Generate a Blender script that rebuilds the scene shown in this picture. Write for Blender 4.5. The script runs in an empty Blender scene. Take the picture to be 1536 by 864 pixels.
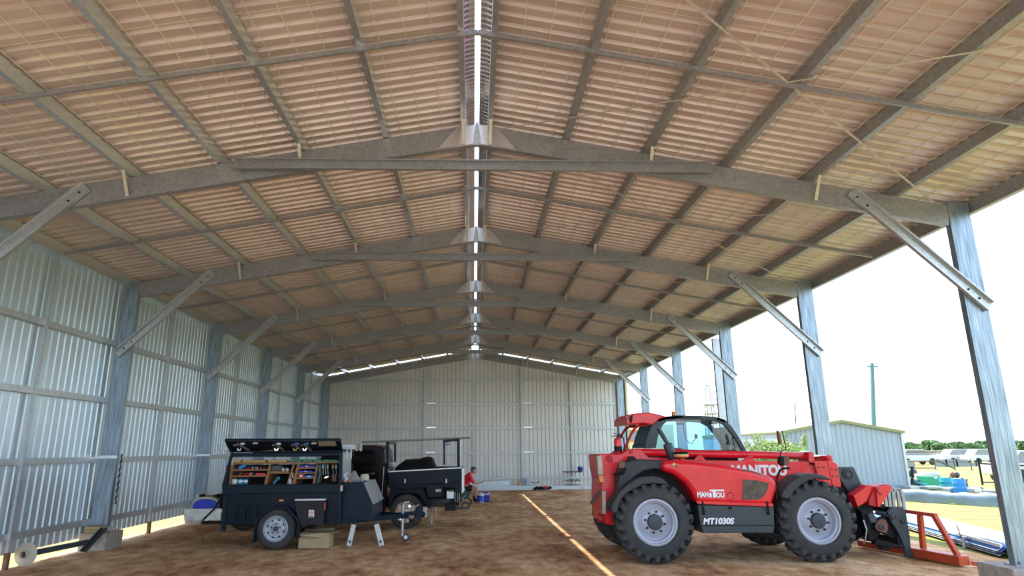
import bpy, bmesh, math, random
from mathutils import Vector, Matrix, noise
random.seed(7)
C = bpy.context.scene.collection
V = Vector
# ------------------------------------------------------------------ camera
FPX, PIT, YAW, ROL, CX, CY, EYE = 1003.56, 0.2604, 0.0311, 0.0053, -25.6, -24.7, 1.7
def cam_rows():
    cy, sy = math.cos(YAW), math.sin(YAW); cp, sp = math.cos(PIT), math.sin(PIT); cr, sr = math.cos(ROL), math.sin(ROL)
    x = V((cy, -sy, 0)); y = V((sy, cy, 0)); z = V((0, 0, 1))
    fwd = y*cp + z*sp; up = -y*sp + z*cp
    return x*cr - up*sr, x*sr + up*cr, fwd
RIGHT, UP, FWD = cam_rows()
cd = bpy.data.cameras.new('camera'); cam = bpy.data.objects.new('camera', cd); C.objects.link(cam)
cd.sensor_width = 36; cd.lens = FPX/1536*36; cd.shift_x = -CX/1536; cd.shift_y = CY/1536
cd.clip_start = 0.05; cd.clip_end = 2000
cam.matrix_world = Matrix(((RIGHT.x, UP.x, -FWD.x, 0), (RIGHT.y, UP.y, -FWD.y, 0), (RIGHT.z, UP.z, -FWD.z, EYE), (0, 0, 0, 1)))
bpy.context.scene.camera = cam
# ------------------------------------------------------------------ sky, sun, exposure
vs = bpy.context.scene.view_settings
vs.view_transform = 'Standard'; vs.look = 'None'; vs.exposure = 0.68; vs.gamma = 1; vs.use_curve_mapping = False
w = bpy.data.worlds.new('sky'); bpy.context.scene.world = w; w.use_nodes = True
wn = w.node_tree.nodes; wl = w.node_tree.links; wn.clear()
wo = wn.new('ShaderNodeOutputWorld'); bg = wn.new('ShaderNodeBackground'); st = wn.new('ShaderNodeTexSky')
st.sky_type = 'NISHITA'; st.sun_disc = False; st.sun_elevation = math.radians(56); st.sun_rotation = math.radians(-25)
st.air_density = 1.0; st.dust_density = 1.6; st.ozone_density = 1.5
hs = wn.new('ShaderNodeMixRGB'); hs.inputs[0].default_value = 0.28; hs.inputs[2].default_value = (6.0, 7.0, 8.2, 1)   # thin bright haze over the whole sky
wl.new(st.outputs[0], hs.inputs[1]); wl.new(hs.outputs[0], bg.inputs[0]); bg.inputs[1].default_value = 0.36
wl.new(bg.outputs[0], wo.inputs[0])
sd = bpy.data.lights.new('sun', 'SUN'); sun = bpy.data.objects.new('sun', sd); C.objects.link(sun)
sd.energy = 6.5; sd.angle = math.radians(0.55); sd.color = (1, 0.96, 0.86)
sun.rotation_mode = 'QUATERNION'; sun.rotation_quaternion = V((1.84, -3.9, -6.35)).to_track_quat('-Z', 'Y'); sun.location = (-8, 20, 20)
# ------------------------------------------------------------------ photo pixel -> place
def ray(u, v):
    d = RIGHT*((u-768-CX)/FPX) + UP*(-(v-432-CY)/FPX) + FWD
    return d
O = V((0, 0, EYE))
def at(u, v, Y): d = ray(u, v); return O + d*(Y/d.y)
def atx(u, v, X): d = ray(u, v); return O + d*(X/d.x)
def gd(u, v, z=0): d = ray(u, v); return O + d*((z-EYE)/d.z)
def atp(u, v, P, Q):      # on the upright plane through two ground points
    n = V((Q[1]-P[1], -(Q[0]-P[0]), 0)); d = ray(u, v); return O + d*(n.dot(V((P[0], P[1], 0))-O)/n.dot(d))
# ------------------------------------------------------------------ materials
def mat(name, col, rough=0.5, metal=0.0, var=0.0, scale=8, bump=0.0, col2=None, emis=None, trans=0, alpha=1, stretch=None, coat=0, spec=None, detail=4):
    m = bpy.data.materials.new(name); m.use_nodes = True; n = m.node_tree.nodes; l = m.node_tree.links
    b = n['Principled BSDF']; c4 = tuple(col)+(1,)
    b.inputs['Base Color'].default_value = c4; b.inputs['Roughness'].default_value = rough; b.inputs['Metallic'].default_value = metal
    if trans: b.inputs['Transmission Weight'].default_value = trans
    if coat: b.inputs['Coat Weight'].default_value = coat
    if spec is not None: b.inputs['Specular IOR Level'].default_value = spec
    if alpha < 1: b.inputs['Alpha'].default_value = alpha
    if emis: b.inputs['Emission Color'].default_value = tuple(emis[:3])+(1,); b.inputs['Emission Strength'].default_value = emis[3]
    if var or bump:
        tc = n.new('ShaderNodeTexCoord'); no = n.new('ShaderNodeTexNoise'); no.inputs['Scale'].default_value = scale; no.inputs['Detail'].default_value = detail
        src = tc.outputs['Object']
        if stretch:
            mp = n.new('ShaderNodeMapping'); mp.inputs['Scale'].default_value = stretch; l.new(src, mp.inputs[0]); src = mp.outputs[0]
        l.new(src, no.inputs['Vector'])
        if var:
            r = n.new('ShaderNodeValToRGB'); r.color_ramp.elements[0].position = 0.3; r.color_ramp.elements[1].position = 0.7
            c2 = col2 or tuple(x*(1-var) for x in col)
            r.color_ramp.elements[0].color = tuple(c2)+(1,); r.color_ramp.elements[1].color = c4
            l.new(no.outputs[0], r.inputs[0]); l.new(r.outputs[0], b.inputs['Base Color'])
        if bump:
            bp = n.new('ShaderNodeBump'); bp.inputs['Strength'].default_value = bump; bp.inputs['Distance'].default_value = 0.02
            l.new(no.outputs[0], bp.inputs['Height']); l.new(bp.outputs[0], b.inputs['Normal'])
    return m
def galv(name, col, rough=0.38, metal=0.85, dark=0.75, scale=30):
    m = bpy.data.materials.new(name); m.use_nodes = True; n = m.node_tree.nodes; l = m.node_tree.links; b = n['Principled BSDF']
    tc = n.new('ShaderNodeTexCoord'); vo = n.new('ShaderNodeTexVoronoi'); vo.inputs['Scale'].default_value = scale; no = n.new('ShaderNodeTexNoise'); no.inputs['Scale'].default_value = 3; no.inputs['Detail'].default_value = 6
    l.new(tc.outputs['Object'], vo.inputs['Vector']); l.new(tc.outputs['Object'], no.inputs['Vector'])
    sp = n.new('ShaderNodeSeparateColor'); l.new(vo.outputs['Color'], sp.inputs[0])
    mx = n.new('ShaderNodeMath'); mx.operation = 'ADD'; l.new(sp.outputs[0], mx.inputs[0]); l.new(no.outputs[0], mx.inputs[1])
    r = n.new('ShaderNodeValToRGB'); r.color_ramp.elements[0].position = 0.3; r.color_ramp.elements[1].position = 1.0
    r.color_ramp.elements[0].color = tuple(x*dark for x in col)+(1,); r.color_ramp.elements[1].color = tuple(col)+(1,)
    hf = n.new('ShaderNodeMath'); hf.operation = 'MULTIPLY'; hf.inputs[1].default_value = 0.6; l.new(mx.outputs[0], hf.inputs[0])
    l.new(hf.outputs[0], r.inputs[0]); l.new(r.outputs[0], b.inputs['Base Color'])
    b.inputs['Metallic'].default_value = metal; b.inputs['Roughness'].default_value = rough
    return m
def ground_mat(name, cols, scale, bump, st_=(1, .55, 1)):
    m = bpy.data.materials.new(name); m.use_nodes = True; n = m.node_tree.nodes; l = m.node_tree.links; b = n['Principled BSDF']
    b.inputs['Roughness'].default_value = 0.95; b.inputs['Specular IOR Level'].default_value = 0.15
    tc = n.new('ShaderNodeTexCoord'); mp = n.new('ShaderNodeMapping'); mp.inputs['Scale'].default_value = st_; l.new(tc.outputs['Object'], mp.inputs[0])
    n1 = n.new('ShaderNodeTexNoise'); n1.inputs['Scale'].default_value = scale; n1.inputs['Detail'].default_value = 9; n1.inputs['Roughness'].default_value = 0.62
    n2 = n.new('ShaderNodeTexNoise'); n2.inputs['Scale'].default_value = scale*0.22; n2.inputs['Detail'].default_value = 5
    n3 = n.new('ShaderNodeTexNoise'); n3.inputs['Scale'].default_value = scale*9; n3.inputs['Detail'].default_value = 4
    for q in (n1, n2, n3): l.new(mp.outputs[0], q.inputs['Vector'])
    a = n.new('ShaderNodeMath'); a.operation = 'MULTIPLY_ADD'; a.inputs[1].default_value = 0.55; l.new(n1.outputs[0], a.inputs[0])
    a2 = n.new('ShaderNodeMath'); a2.operation = 'MULTIPLY'; a2.inputs[1].default_value = 0.45; l.new(n2.outputs[0], a2.inputs[0]); l.new(a2.outputs[0], a.inputs[2])
    r = n.new('ShaderNodeValToRGB'); e = r.color_ramp.elements
    e[0].position = 0.36; e[0].color = tuple(cols[0])+(1,); e[1].position = 0.64; e[1].color = tuple(cols[-1])+(1,)
    for i, c in enumerate(cols[1:-1]):
        q = e.new(0.36+0.28*(i+1)/(len(cols)-1)); q.color = tuple(c)+(1,)
    l.new(a.outputs[0], r.inputs[0]); l.new(r.outputs[0], b.inputs['Base Color'])
    s = n.new('ShaderNodeMath'); s.operation = 'MULTIPLY_ADD'; s.inputs[1].default_value = 0.35; l.new(n3.outputs[0], s.inputs[0]); l.new(a.outputs[0], s.inputs[2])
    bp = n.new('ShaderNodeBump'); bp.inputs['Strength'].default_value = bump; bp.inputs['Distance'].default_value = 0.08
    l.new(s.outputs[0], bp.inputs['Height']); l.new(bp.outputs[0], b.inputs['Normal'])
    return m
MT = dict(
    dirt=ground_mat('packed_dirt', [(.25, .11, .045), (.50, .265, .125), (.69, .425, .225), (.86, .62, .38)], 4.2, 0.9),
    grass=ground_mat('dry_grass', [(.20, .11, .07), (.24, .20, .085), (.25, .30, .085), (.29, .33, .11)], 1.3, 0.6, (.35, 1.5, 1)),
    bounce_ground=ground_mat('pale_bounce_ground', [(.30, .27, .25), (.38, .35, .33), (.44, .41, .39)], 2, .5),
    steel=galv('galvanised_steel', (.62, .65, .68), .38, .6, .75, 45), column=mat('column_steel', (.42, .51, .60), .34, .6, var=.6, scale=6, stretch=(7, 7, .35), bump=.1, detail=8), purlin=galv('purlin_steel_lit', (.62, .66, .71), .27, .7, .85, 40), steel_dull_shade=galv('galvanised_dull_shade', (.40, .40, .435), 0.42, 0.5), strap=galv('galvanised_strap', (.72, .66, .58), .5, .3),  # purlin steel lightened for lit side, dull steel darkened for shade and floor reflection
    roof=mat('roof_underside', (.73, .61, .56), 0.36, 0.4, var=.14, scale=1.6, stretch=(.6, 3, 1)),
    wall=mat('wall_sheet_steel', (.66, .76, .83), 0.36, 0.6, var=.10, scale=2.5, stretch=(1, 1, .3)),
    endwall=mat('end_wall_steel', (.74, .74, .72), 0.42, 0.5, var=.08, scale=2.5),
    cap=galv('ridge_cap_steel', (.80, .82, .85), .22, .95, .85, 60), wire=mat('mesh_wire', (.85, .80, .72), .5, .1),
    concrete=mat('concrete', (.42, .38, .34), .9, var=.3, scale=12, bump=.3),
    red=mat('red_paint', (.86, .010, .025), .32, var=.22, scale=3, coat=.35), redd=mat('red_paint_worn', (.60, .014, .022), .5, var=.35, scale=5),
    black=mat('black_metal', (.008, .010, .013), .45, spec=.18, var=.3, scale=6), grey=mat('dark_grey_paint', (.035, .050, .060), .42, var=.2, scale=4),
    plastic=mat('black_plastic', (.035, .038, .042), .55, var=.35, scale=4), rubber=mat('tyre_rubber', (.028, .036, .042), .7, var=.35, scale=4, bump=.15, col2=(.065, .06, .055), spec=.3),
    rim=mat('pale_rim', (.44, .46, .54), .42, .15, var=.12, scale=4), hub=mat('hub_dark', (.04, .05, .07), .5),
    grille=mat('dusty_grille', (.16, .12, .075), .8, var=.4, scale=12, col2=(.06, .055, .05)), white=mat('white_lettering', (.85, .85, .88), .5),
    orange=mat('orange_paint', (.62, .085, .028), .45, var=.3, scale=3), amber=mat('amber_lens', (.9, .25, .03), .25, emis=None), yellow=mat('yellow_plastic', (.62, .45, .14), .5),
    navy=mat('navy_black_paint', (.006, .013, .026), .32, var=.3, scale=3, spec=.14), navy2=mat('navy_panel', (.009, .021, .036), .45, spec=.15, var=.25, scale=5), utep=mat('ute_paint', (.008, .004, .006), .22, var=.2, scale=2, spec=.15),
    blackin=mat('dark_interior', (.010, .010, .012), .7), wood=mat('shelf_timber', (.36, .17, .07), .6, var=.3, scale=9, stretch=(1, 4, 4)), card=mat('cardboard', (.42, .33, .19), .85, var=.12, scale=8),
    alu=mat('aluminium', (.58, .60, .60), .38, .7, var=.25, scale=10), chrome=mat('chrome', (.75, .75, .78), .12, 1.0), blue=mat('blue_plastic', (.012, .035, .42), .4), cream=mat('cream_plastic', (.55, .50, .40), .5, var=.2, scale=6),
    teal=mat('teal_plastic', (.02, .30, .38), .5), green=mat('green_plastic', (.02, .30, .16), .5), blue2=mat('mid_blue', (.02, .22, .62), .45),
    glassd=mat('dark_glass', (.003, .003, .004), .15, 0, spec=.1), shirt=mat('red_shirt', (.80, .02, .04), .8), skin=mat('skin', (.60, .31, .23), .6), hair=mat('grey_hair', (.20, .20, .21), .8), shorts=mat('black_shorts', (.02, .02, .024), .8),
    chairg=mat('green_canvas', (.02, .13, .09), .8), tarp=mat('black_tarp', (.012, .014, .017), .6, spec=.15, bump=.5, scale=9, var=.3), redp=mat('red_plastic', (.6, .03, .04), .4), brown=mat('rust_brown', (.20, .09, .06), .7, var=.3, scale=10),
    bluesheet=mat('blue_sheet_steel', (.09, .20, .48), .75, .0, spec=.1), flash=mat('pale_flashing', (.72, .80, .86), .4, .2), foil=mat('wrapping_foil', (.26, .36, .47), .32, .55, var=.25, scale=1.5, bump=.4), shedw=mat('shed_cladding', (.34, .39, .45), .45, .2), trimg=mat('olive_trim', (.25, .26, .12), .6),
    creamw=mat('cream_cladding', (.72, .66, .40), .7), fw=mat('orange_window_frame', (.60, .20, .05), .6), leaf=mat('tree_leaves', (.18, .30, .10), .7, var=.5, scale=.6, col2=(.05, .12, .05)), leafb=mat('bush_leaves', (.50, .64, .24), .7, var=.4, scale=2),
    bark=mat('bark', (.14, .10, .07), .9), pole=mat('pole_teal', (.10, .20, .19), .7), white2=mat('white_paint', (.60, .61, .63), .5), greyc=mat('grey_sheet', (.28, .29, .30), .7, var=.2, scale=.5), fencem=mat('fence_wire', (.35, .36, .36), .6), trunkm=mat('mulch', (.2, .1, .05), .9),
)
def glass(name, col, alpha):
    m = bpy.data.materials.new(name); m.use_nodes = True; n = m.node_tree.nodes; l = m.node_tree.links; n.clear()
    o = n.new('ShaderNodeOutputMaterial'); t = n.new('ShaderNodeBsdfTransparent'); g = n.new('ShaderNodeBsdfGlossy'); x = n.new('ShaderNodeMixShader'); f = n.new('ShaderNodeFresnel')
    f.inputs[0].default_value = 1.5; t.inputs[0].default_value = tuple(col)+(1,); g.inputs['Roughness'].default_value = .02
    a = n.new('ShaderNodeMath'); a.operation = 'MULTIPLY_ADD'; a.inputs[1].default_value = 1.0; a.inputs[2].default_value = alpha; l.new(f.outputs[0], a.inputs[0])
    l.new(a.outputs[0], x.inputs[0]); l.new(t.outputs[0], x.inputs[1]); l.new(g.outputs[0], x.inputs[2]); l.new(x.outputs[0], o.inputs[0]); return m
MT['glass'] = glass('cab_glass', (.42, .68, .84), .05)
# ------------------------------------------------------------------ mesh builders
WO = {}
class B:
    def __init__(s): s.v = []; s.f = []
    def add(s, vs_, fs):
        k = len(s.v); s.v += [V(p) for p in vs_]; s.f += [tuple(i+k for i in f) for f in fs]; return s
    def box(s, c, d, R=None):
        c = V(c); h = V(d)/2; ps = []
        for x in (-1, 1):
            for y in (-1, 1):
                for z in (-1, 1):
                    q = V((x*h.x, y*h.y, z*h.z)); ps.append(c + (R @ q if R else q))
        return s.add(ps, [(0, 1, 3, 2), (4, 6, 7, 5), (0, 4, 5, 1), (2, 3, 7, 6), (0, 2, 6, 4), (1, 5, 7, 3)])
    def bb(s, a, b): return s.box((V(a)+V(b))/2, [abs(V(b)[i]-V(a)[i]) for i in range(3)])
    def beam(s, p, q, w_, h_, up=(0, 0, 1)):      # w_ sideways, h_ along up
        p, q = V(p), V(q); d = (q-p).normalized(); sd_ = d.cross(V(up)); sd_.normalize(); u = sd_.cross(d)
        ps = [e + sd_*a*w_/2 + u*b*h_/2 for e in (p, q) for a, b in ((-1, -1), (1, -1), (1, 1), (-1, 1))]
        return s.add(ps, [(0, 1, 2, 3), (7, 6, 5, 4), (0, 4, 5, 1), (1, 5, 6, 2), (2, 6, 7, 3), (3, 7, 4, 0)])
    def sweep(s, prof, p, q, side, up):            # closed 2D outline (a along side, b along up) from p to q
        p, q = V(p), V(q); side, up = V(side), V(up); n = len(prof)
        ps = [e + side*a + up*b for e in (p, q) for a, b in prof]
        return s.add(ps, [tuple(range(n)), tuple(range(2*n-1, n-1, -1))] + [(i, (i+1) % n, n+(i+1) % n, n+i) for i in range(n)])
    def csec(s, p, q, web, fl, open_, t=.004, lip=.02):    # web along up, flanges towards open_
        d = (V(q)-V(p)).normalized(); o = V(open_); up = d.cross(o).normalized()
        h = web/2
        pr = [(0, -h), (fl, -h), (fl, -h+lip), (fl-t, -h+lip), (fl-t, -h+t), (t, -h+t), (t, h-t), (fl-t, h-t), (fl-t, h-lip), (fl, h-lip), (fl, h), (0, h)]
        return s.sweep(pr, p, q, o, up)
    def prism(s, poly, vec):
        n = len(poly); vec = V(vec); ps = [V(p) for p in poly] + [V(p)+vec for p in poly]
        return s.add(ps, [tuple(range(n)), tuple(range(2*n-1, n-1, -1))] + [(i, (i+1) % n, n+(i+1) % n, n+i) for i in range(n)])
    def pp(s, px, y0, y1): return s.prism([at(u, v, y0) for u, v in px], (0, y1-y0, 0))
    def cyl(s, p, q, r, r2=None, n=16): return s.lathe([(0, 0), (r, 0), (r if r2 is None else r2, (V(q)-V(p)).length), (0, (V(q)-V(p)).length)], p, V(q)-V(p), n)
    def lathe(s, prof, o, ax, n=24, smooth=None):
        o = V(o); ax = V(ax).normalized(); a = ax.orthogonal().normalized(); b = ax.cross(a); k = len(prof)
        ps = []
        for i in range(n):
            t = 2*math.pi*i/n; r_ = a*math.cos(t)+b*math.sin(t)
            ps += [o + ax*h + r_*r for r, h in prof]
        fs = []
        for i in range(n):
            j = (i+1) % n
            for m in range(k-1): fs.append((i*k+m, j*k+m, j*k+m+1, i*k+m+1))
        return s.add(ps, fs)
    def tube(s, pts, r, n=8, closed=False):
        pts = [V(p) for p in pts]; k = len(pts); ps = []; prev = None
        for i, p in enumerate(pts):
            d = (pts[(i+1) % k]-pts[i-1]) if closed else (pts[min(i+1, k-1)]-pts[max(i-1, 0)])
            d.normalize(); a = d.orthogonal().normalized() if prev is None else (prev - d*prev.dot(d)).normalized(); prev = a; b = d.cross(a)
            rr = r[i] if isinstance(r, (list, tuple)) else r
            ps += [p + a*rr*math.cos(2*math.pi*j/n) + b*rr*math.sin(2*math.pi*j/n) for j in range(n)]
        fs = [(i*n+j, i*n+(j+1) % n, ((i+1) % k)*n+(j+1) % n, ((i+1) % k)*n+j) for i in range(k if closed else k-1) for j in range(n)]
        if not closed: fs += [tuple(range(n-1, -1, -1)), tuple((k-1)*n+j for j in range(n))]
        return s.add(ps, fs)
    def ball(s, c, r, n=12, m=8):
        r = V(r) if isinstance(r, (list, tuple)) else V((r, r, r)); c = V(c); ps = []; fs = []
        for i in range(m+1):
            for j in range(n):
                a = math.pi*i/m; t = 2*math.pi*j/n; ps.append(c + V((r.x*math.sin(a)*math.cos(t), r.y*math.sin(a)*math.sin(t), r.z*math.cos(a))))
        for i in range(m):
            for j in range(n): fs.append((i*n+j, (i+1)*n+j, (i+1)*n+(j+1) % n, i*n+(j+1) % n))
        return s.add(ps, fs)
    def build(s, name, m, parent=None, bevel=0, smooth=False, seg=2, origin=None, fix=True):
        xs = [[p[i] for p in s.v] for i in range(3)]
        c = V([(min(x)+max(x))/2 for x in xs]) if origin is None else V(origin)
        if parent is None and origin is None: c.z = min(xs[2])
        me = bpy.data.meshes.new(name); me.from_pydata([p-c for p in s.v], [], s.f)
        if fix:
            bm = bmesh.new(); bm.from_mesh(me); bmesh.ops.remove_doubles(bm, verts=bm.verts, dist=1e-5); bmesh.ops.recalc_face_normals(bm, faces=bm.faces); bm.to_mesh(me); bm.free()
        me.materials.append(MT[m] if isinstance(m, str) else m)
        o = bpy.data.objects.new(name, me); C.objects.link(o); WO[o] = c
        if parent is not None: o.parent = parent; o.location = c-WO[parent]
        else: o.location = c
        if smooth:
            for p in me.polygons: p.use_smooth = True
            if smooth != 'all': me.set_sharp_from_angle(angle=math.radians(38))
        if bevel:
            bv = o.modifiers.new('bevel', 'BEVEL'); bv.width = bevel; bv.segments = seg; bv.limit_method = 'ANGLE'; bv.angle_limit = math.radians(35)
            if smooth or bevel > .02:
                for p in me.polygons: p.use_smooth = True
                bv.harden_normals = True
        return o
def tag(o, label, cat, group=None):
    o['label'] = label; o['category'] = cat
    if group: o['group'] = group
    return o
def thing(name, label, cat, loc, group=None):
    o = bpy.data.objects.new(name, None); C.objects.link(o); o.location = loc; o.empty_display_size = .1; WO[o] = V(loc); return tag(o, label, cat, group)
def struct(name, loc=(0, 0, 0)):
    o = bpy.data.objects.new(name, None); C.objects.link(o); o.location = loc; o['kind'] = 'structure'; WO[o] = V(loc); return o
def place(src, loc, parent, rot=None):      # another object with the same mesh, at a world place
    o = src.copy(); C.objects.link(o); o.parent = parent; o.location = V(loc)-WO[parent]; WO[o] = V(loc)
    if rot is not None: o.rotation_euler = rot
    return o
def copy_tree(o, parent, off):
    c = o.copy(); C.objects.link(c); c.parent = parent; off = V(off)
    if parent is None or parent != o.parent: pass
    WO[c] = WO[o] + off; c.location = WO[c] - (WO[parent] if parent else V((0, 0, 0)))
    for ch in list(o.children): copy_tree(ch, c, off)
    return c
def text_on(txt, name, m, parent, p0, xdir, ydir, width, height, shear=0, bold=.02, depth=.003):
    cu = bpy.data.curves.new(name, 'FONT'); cu.body = txt; cu.size = 1; cu.offset = bold; cu.extrude = .01; cu.shear = shear; cu.space_character = 1.02
    t = bpy.data.objects.new(name, cu); C.objects.link(t); dg = bpy.context.evaluated_depsgraph_get(); me = bpy.data.meshes.new_from_object(t.evaluated_get(dg))
    C.objects.unlink(t); bpy.data.objects.remove(t)
    xs = [v.co.x for v in me.vertices]; ys = [v.co.y for v in me.vertices]; x0, x1, y0, y1 = min(xs), max(xs), min(ys), max(ys)
    X = V(xdir).normalized(); Y = V(ydir).normalized(); N = X.cross(Y)
    for v in me.vertices:
        c = v.co.copy(); v.co = X*((c.x-x0)/(x1-x0)*width) + Y*((c.y-y0)/(y1-y0)*height) + N*(c.z*depth/.01)
    me.materials.append(MT[m]); o = bpy.data.objects.new(name, me); C.objects.link(o); o.parent = parent; o.location = V(p0)-WO[parent]; WO[o] = V(p0); return o
# ================================================================== THE SHED
F = [8.805+4.589*(k-1) for k in range(-1, 7)]; Fy = {k: 8.805+4.589*(k-1) for k in range(-1, 7)}
XL, XR, CW, RX, SL = -6.770, 6.710, .3065, .026, .1776
Y0, Y1 = Fy[0]-.1, Fy[6]
def zb(x): return 5.917-SL*abs(x-RX)         # underside of the rafters
PX = [.19, 1.30, 2.46, 3.60, 4.79, 5.98]
# floor and outside ground
def sheet_grid(name, x0, x1, y0, y1, nx, ny, m, amp, z=0):
    vs_, fs = [], []
    for j in range(ny+1):
        for i in range(nx+1):
            x = x0+(x1-x0)*i/nx; y = y0+(y1-y0)*j/ny
            vs_.append((x, y, z+amp*(noise.noise(V((x*.9, y*.9, 3)))+.5*noise.noise(V((x*3, y*3, 9))))-amp))
    for j in range(ny):
        for i in range(nx): a = j*(nx+1)+i; fs.append((a, a+1, a+nx+2, a+nx+1))
    b = B(); b.add(vs_, fs); o = b.build(name, m, smooth='all', fix=False, origin=(0, 0, 0)); o['kind'] = 'structure'; return o
sheet_grid('floor', -7.3, 8.4, -2, 32.3, 100, 200, 'dirt', .012)
gb = B()
for a, b_ in (((-250, -60), (-7.3, 300)), ((8.4, -60), (300, 300)), ((-7.3, 32.3), (8.4, 300))):
    gb.add([(a[0], a[1], -.015), (b_[0], a[1], -.015), (b_[0], b_[1], -.015), (a[0], b_[1], -.015)], [(0, 1, 2, 3)])
g = gb.build('ground', 'grass', fix=False, origin=(0, 0, 0)); g['kind'] = 'structure'
g = B().add([(-7.3, -60, -.015), (8.4, -60, -.015), (8.4, -2, -.015), (-7.3, -2, -.015)], [(0, 1, 2, 3)]).build('bounce_apron', 'bounce_ground', fix=False, origin=(0, 0, 0)); g['kind'] = 'structure'  # unseen pale ground behind the camera, added to neutralise the yellow bounce light
# ---- trapezoid sheets
PITCH = .1905
def ribs(n=4, h=.027, a=.135, c=.148, d=.178):
    out = []
    for i in range(n):
        b0 = i*PITCH; out += [(b0, 0), (b0+a, 0), (b0+c, h), (b0+d, h)]
    out.append((n*PITCH, 0)); return out
RP = ribs()
ceiling = struct('ceiling')
ns = int((Y1-Y0+.35)/.762)+1
for sgn in (-1, 1):
    b = B(); xa, xb = RX+sgn*.20, RX+sgn*7.28
    ps = []
    RR = ribs(h=.042, a=.092, c=.108, d=.172)
    for y, h in RR: ps += [(xa, y, zb(xa)+.472+h), (xb, y, zb(xb)+.472+h)]
    b.add(ps, [(2*i, 2*i+1, 2*i+3, 2*i+2) for i in range(len(RP)-1)])
    first = None
    for k in range(ns):
        if first is None:
            first = b.build('roof_sheet', 'roof', ceiling, fix=False); c0 = WO[first].copy(); base = Y1+.18-ns*.762
            first.location.y += base; WO[first].y += base
        else: place(first, (WO[first].x, c0.y+base+k*.762, c0.z), ceiling)
# ridge capping: two rolled halves with a gap along the ridge
for sgn in (-1, 1):
    b = B(); prof = [(.30, .54), (.22, .555), (.16, .585), (.10, .61), (.034, .62)]; n = int((Y1-Y0)/.05); ps = []
    for j in range(n+1):
        y = Y0+j*.05; q = .012*(j % 2)
        ps += [(RX+sgn*x, y, 5.917+z-SL*x*.3+q-(.03 if i == 0 else 0)) for i, (x, z) in enumerate(prof)]
    k = len(prof); b.add(ps, [(j*k+i, j*k+i+1, (j+1)*k+i+1, (j+1)*k+i) for j in range(n) for i in range(k-1)])
    b.build('ridge_cap', 'cap', ceiling, fix=False)
# purlins: lit side paler, shaded side darker, put into the steel colour
for sgn in (-1, 1):
    for x in PX:
        X = RX+sgn*x; z = zb(X)+.315
        B().csec((X-sgn*.035, Y0, z+.075), (X-sgn*.035, Y1+.1, z+.075), .15, .07, (sgn, 0, 0), t=.004, lip=.018).build('purlin', 'purlin' if sgn < 0 else 'steel_dull_shade', ceiling, fix=False)
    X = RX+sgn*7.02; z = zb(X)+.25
    B().csec((X, Y0, z+.10), (X, Y1+.1, z+.10), .20, .08, (sgn, 0, 0)).build('eave_purlin', 'purlin' if sgn < 0 else 'steel_dull_shade', ceiling, fix=False)
# bridging at mid bay under the purlins
for k in range(0, 6):
    y = Fy[k]+2.295
    for sgn in (-1, 1):
        a = V((RX, y, zb(RX)+.285)); e = V((RX+sgn*6.98, y, zb(RX+sgn*6.98)+.285))
        B().csec(a, e, .055, .035, (0, 1, 0), lip=.006, t=.003).build('bridging_bar', 'steel_dull_shade', ceiling, fix=False)
# safety mesh wires
b = B()
for sgn in (-1, 1):
    for i in range(24):
        x = RX+sgn*(.22+i*.3); z = zb(x)+.462
        b.beam((x, Y0, z), (x, Y1, z), .007, .005)
    for j in range(int((Y1-Y0)/.3)):
        y = Y0+j*.3; xa, xb = RX+sgn*.2, RX+sgn*7.1; b.beam((xa, y, zb(xa)+.466), (xb, y, zb(xb)+.466), .003, .003)
sm = b.build('safety_mesh', 'wire', ceiling, fix=False); sm['kind'] = 'stuff'
# cross bracing straps on the open side of the roof
for k in (0, 1, 2):
    for xa, xb in ((.3, 6.6), (6.6, .3)):
        a = V((xa, Fy[k], zb(xa)+.30)); e = V((xb, Fy[k+1], zb(xb)+.30)); B().beam(a, e, .03, .003).build('brace_strap', 'strap', ceiling)
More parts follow.
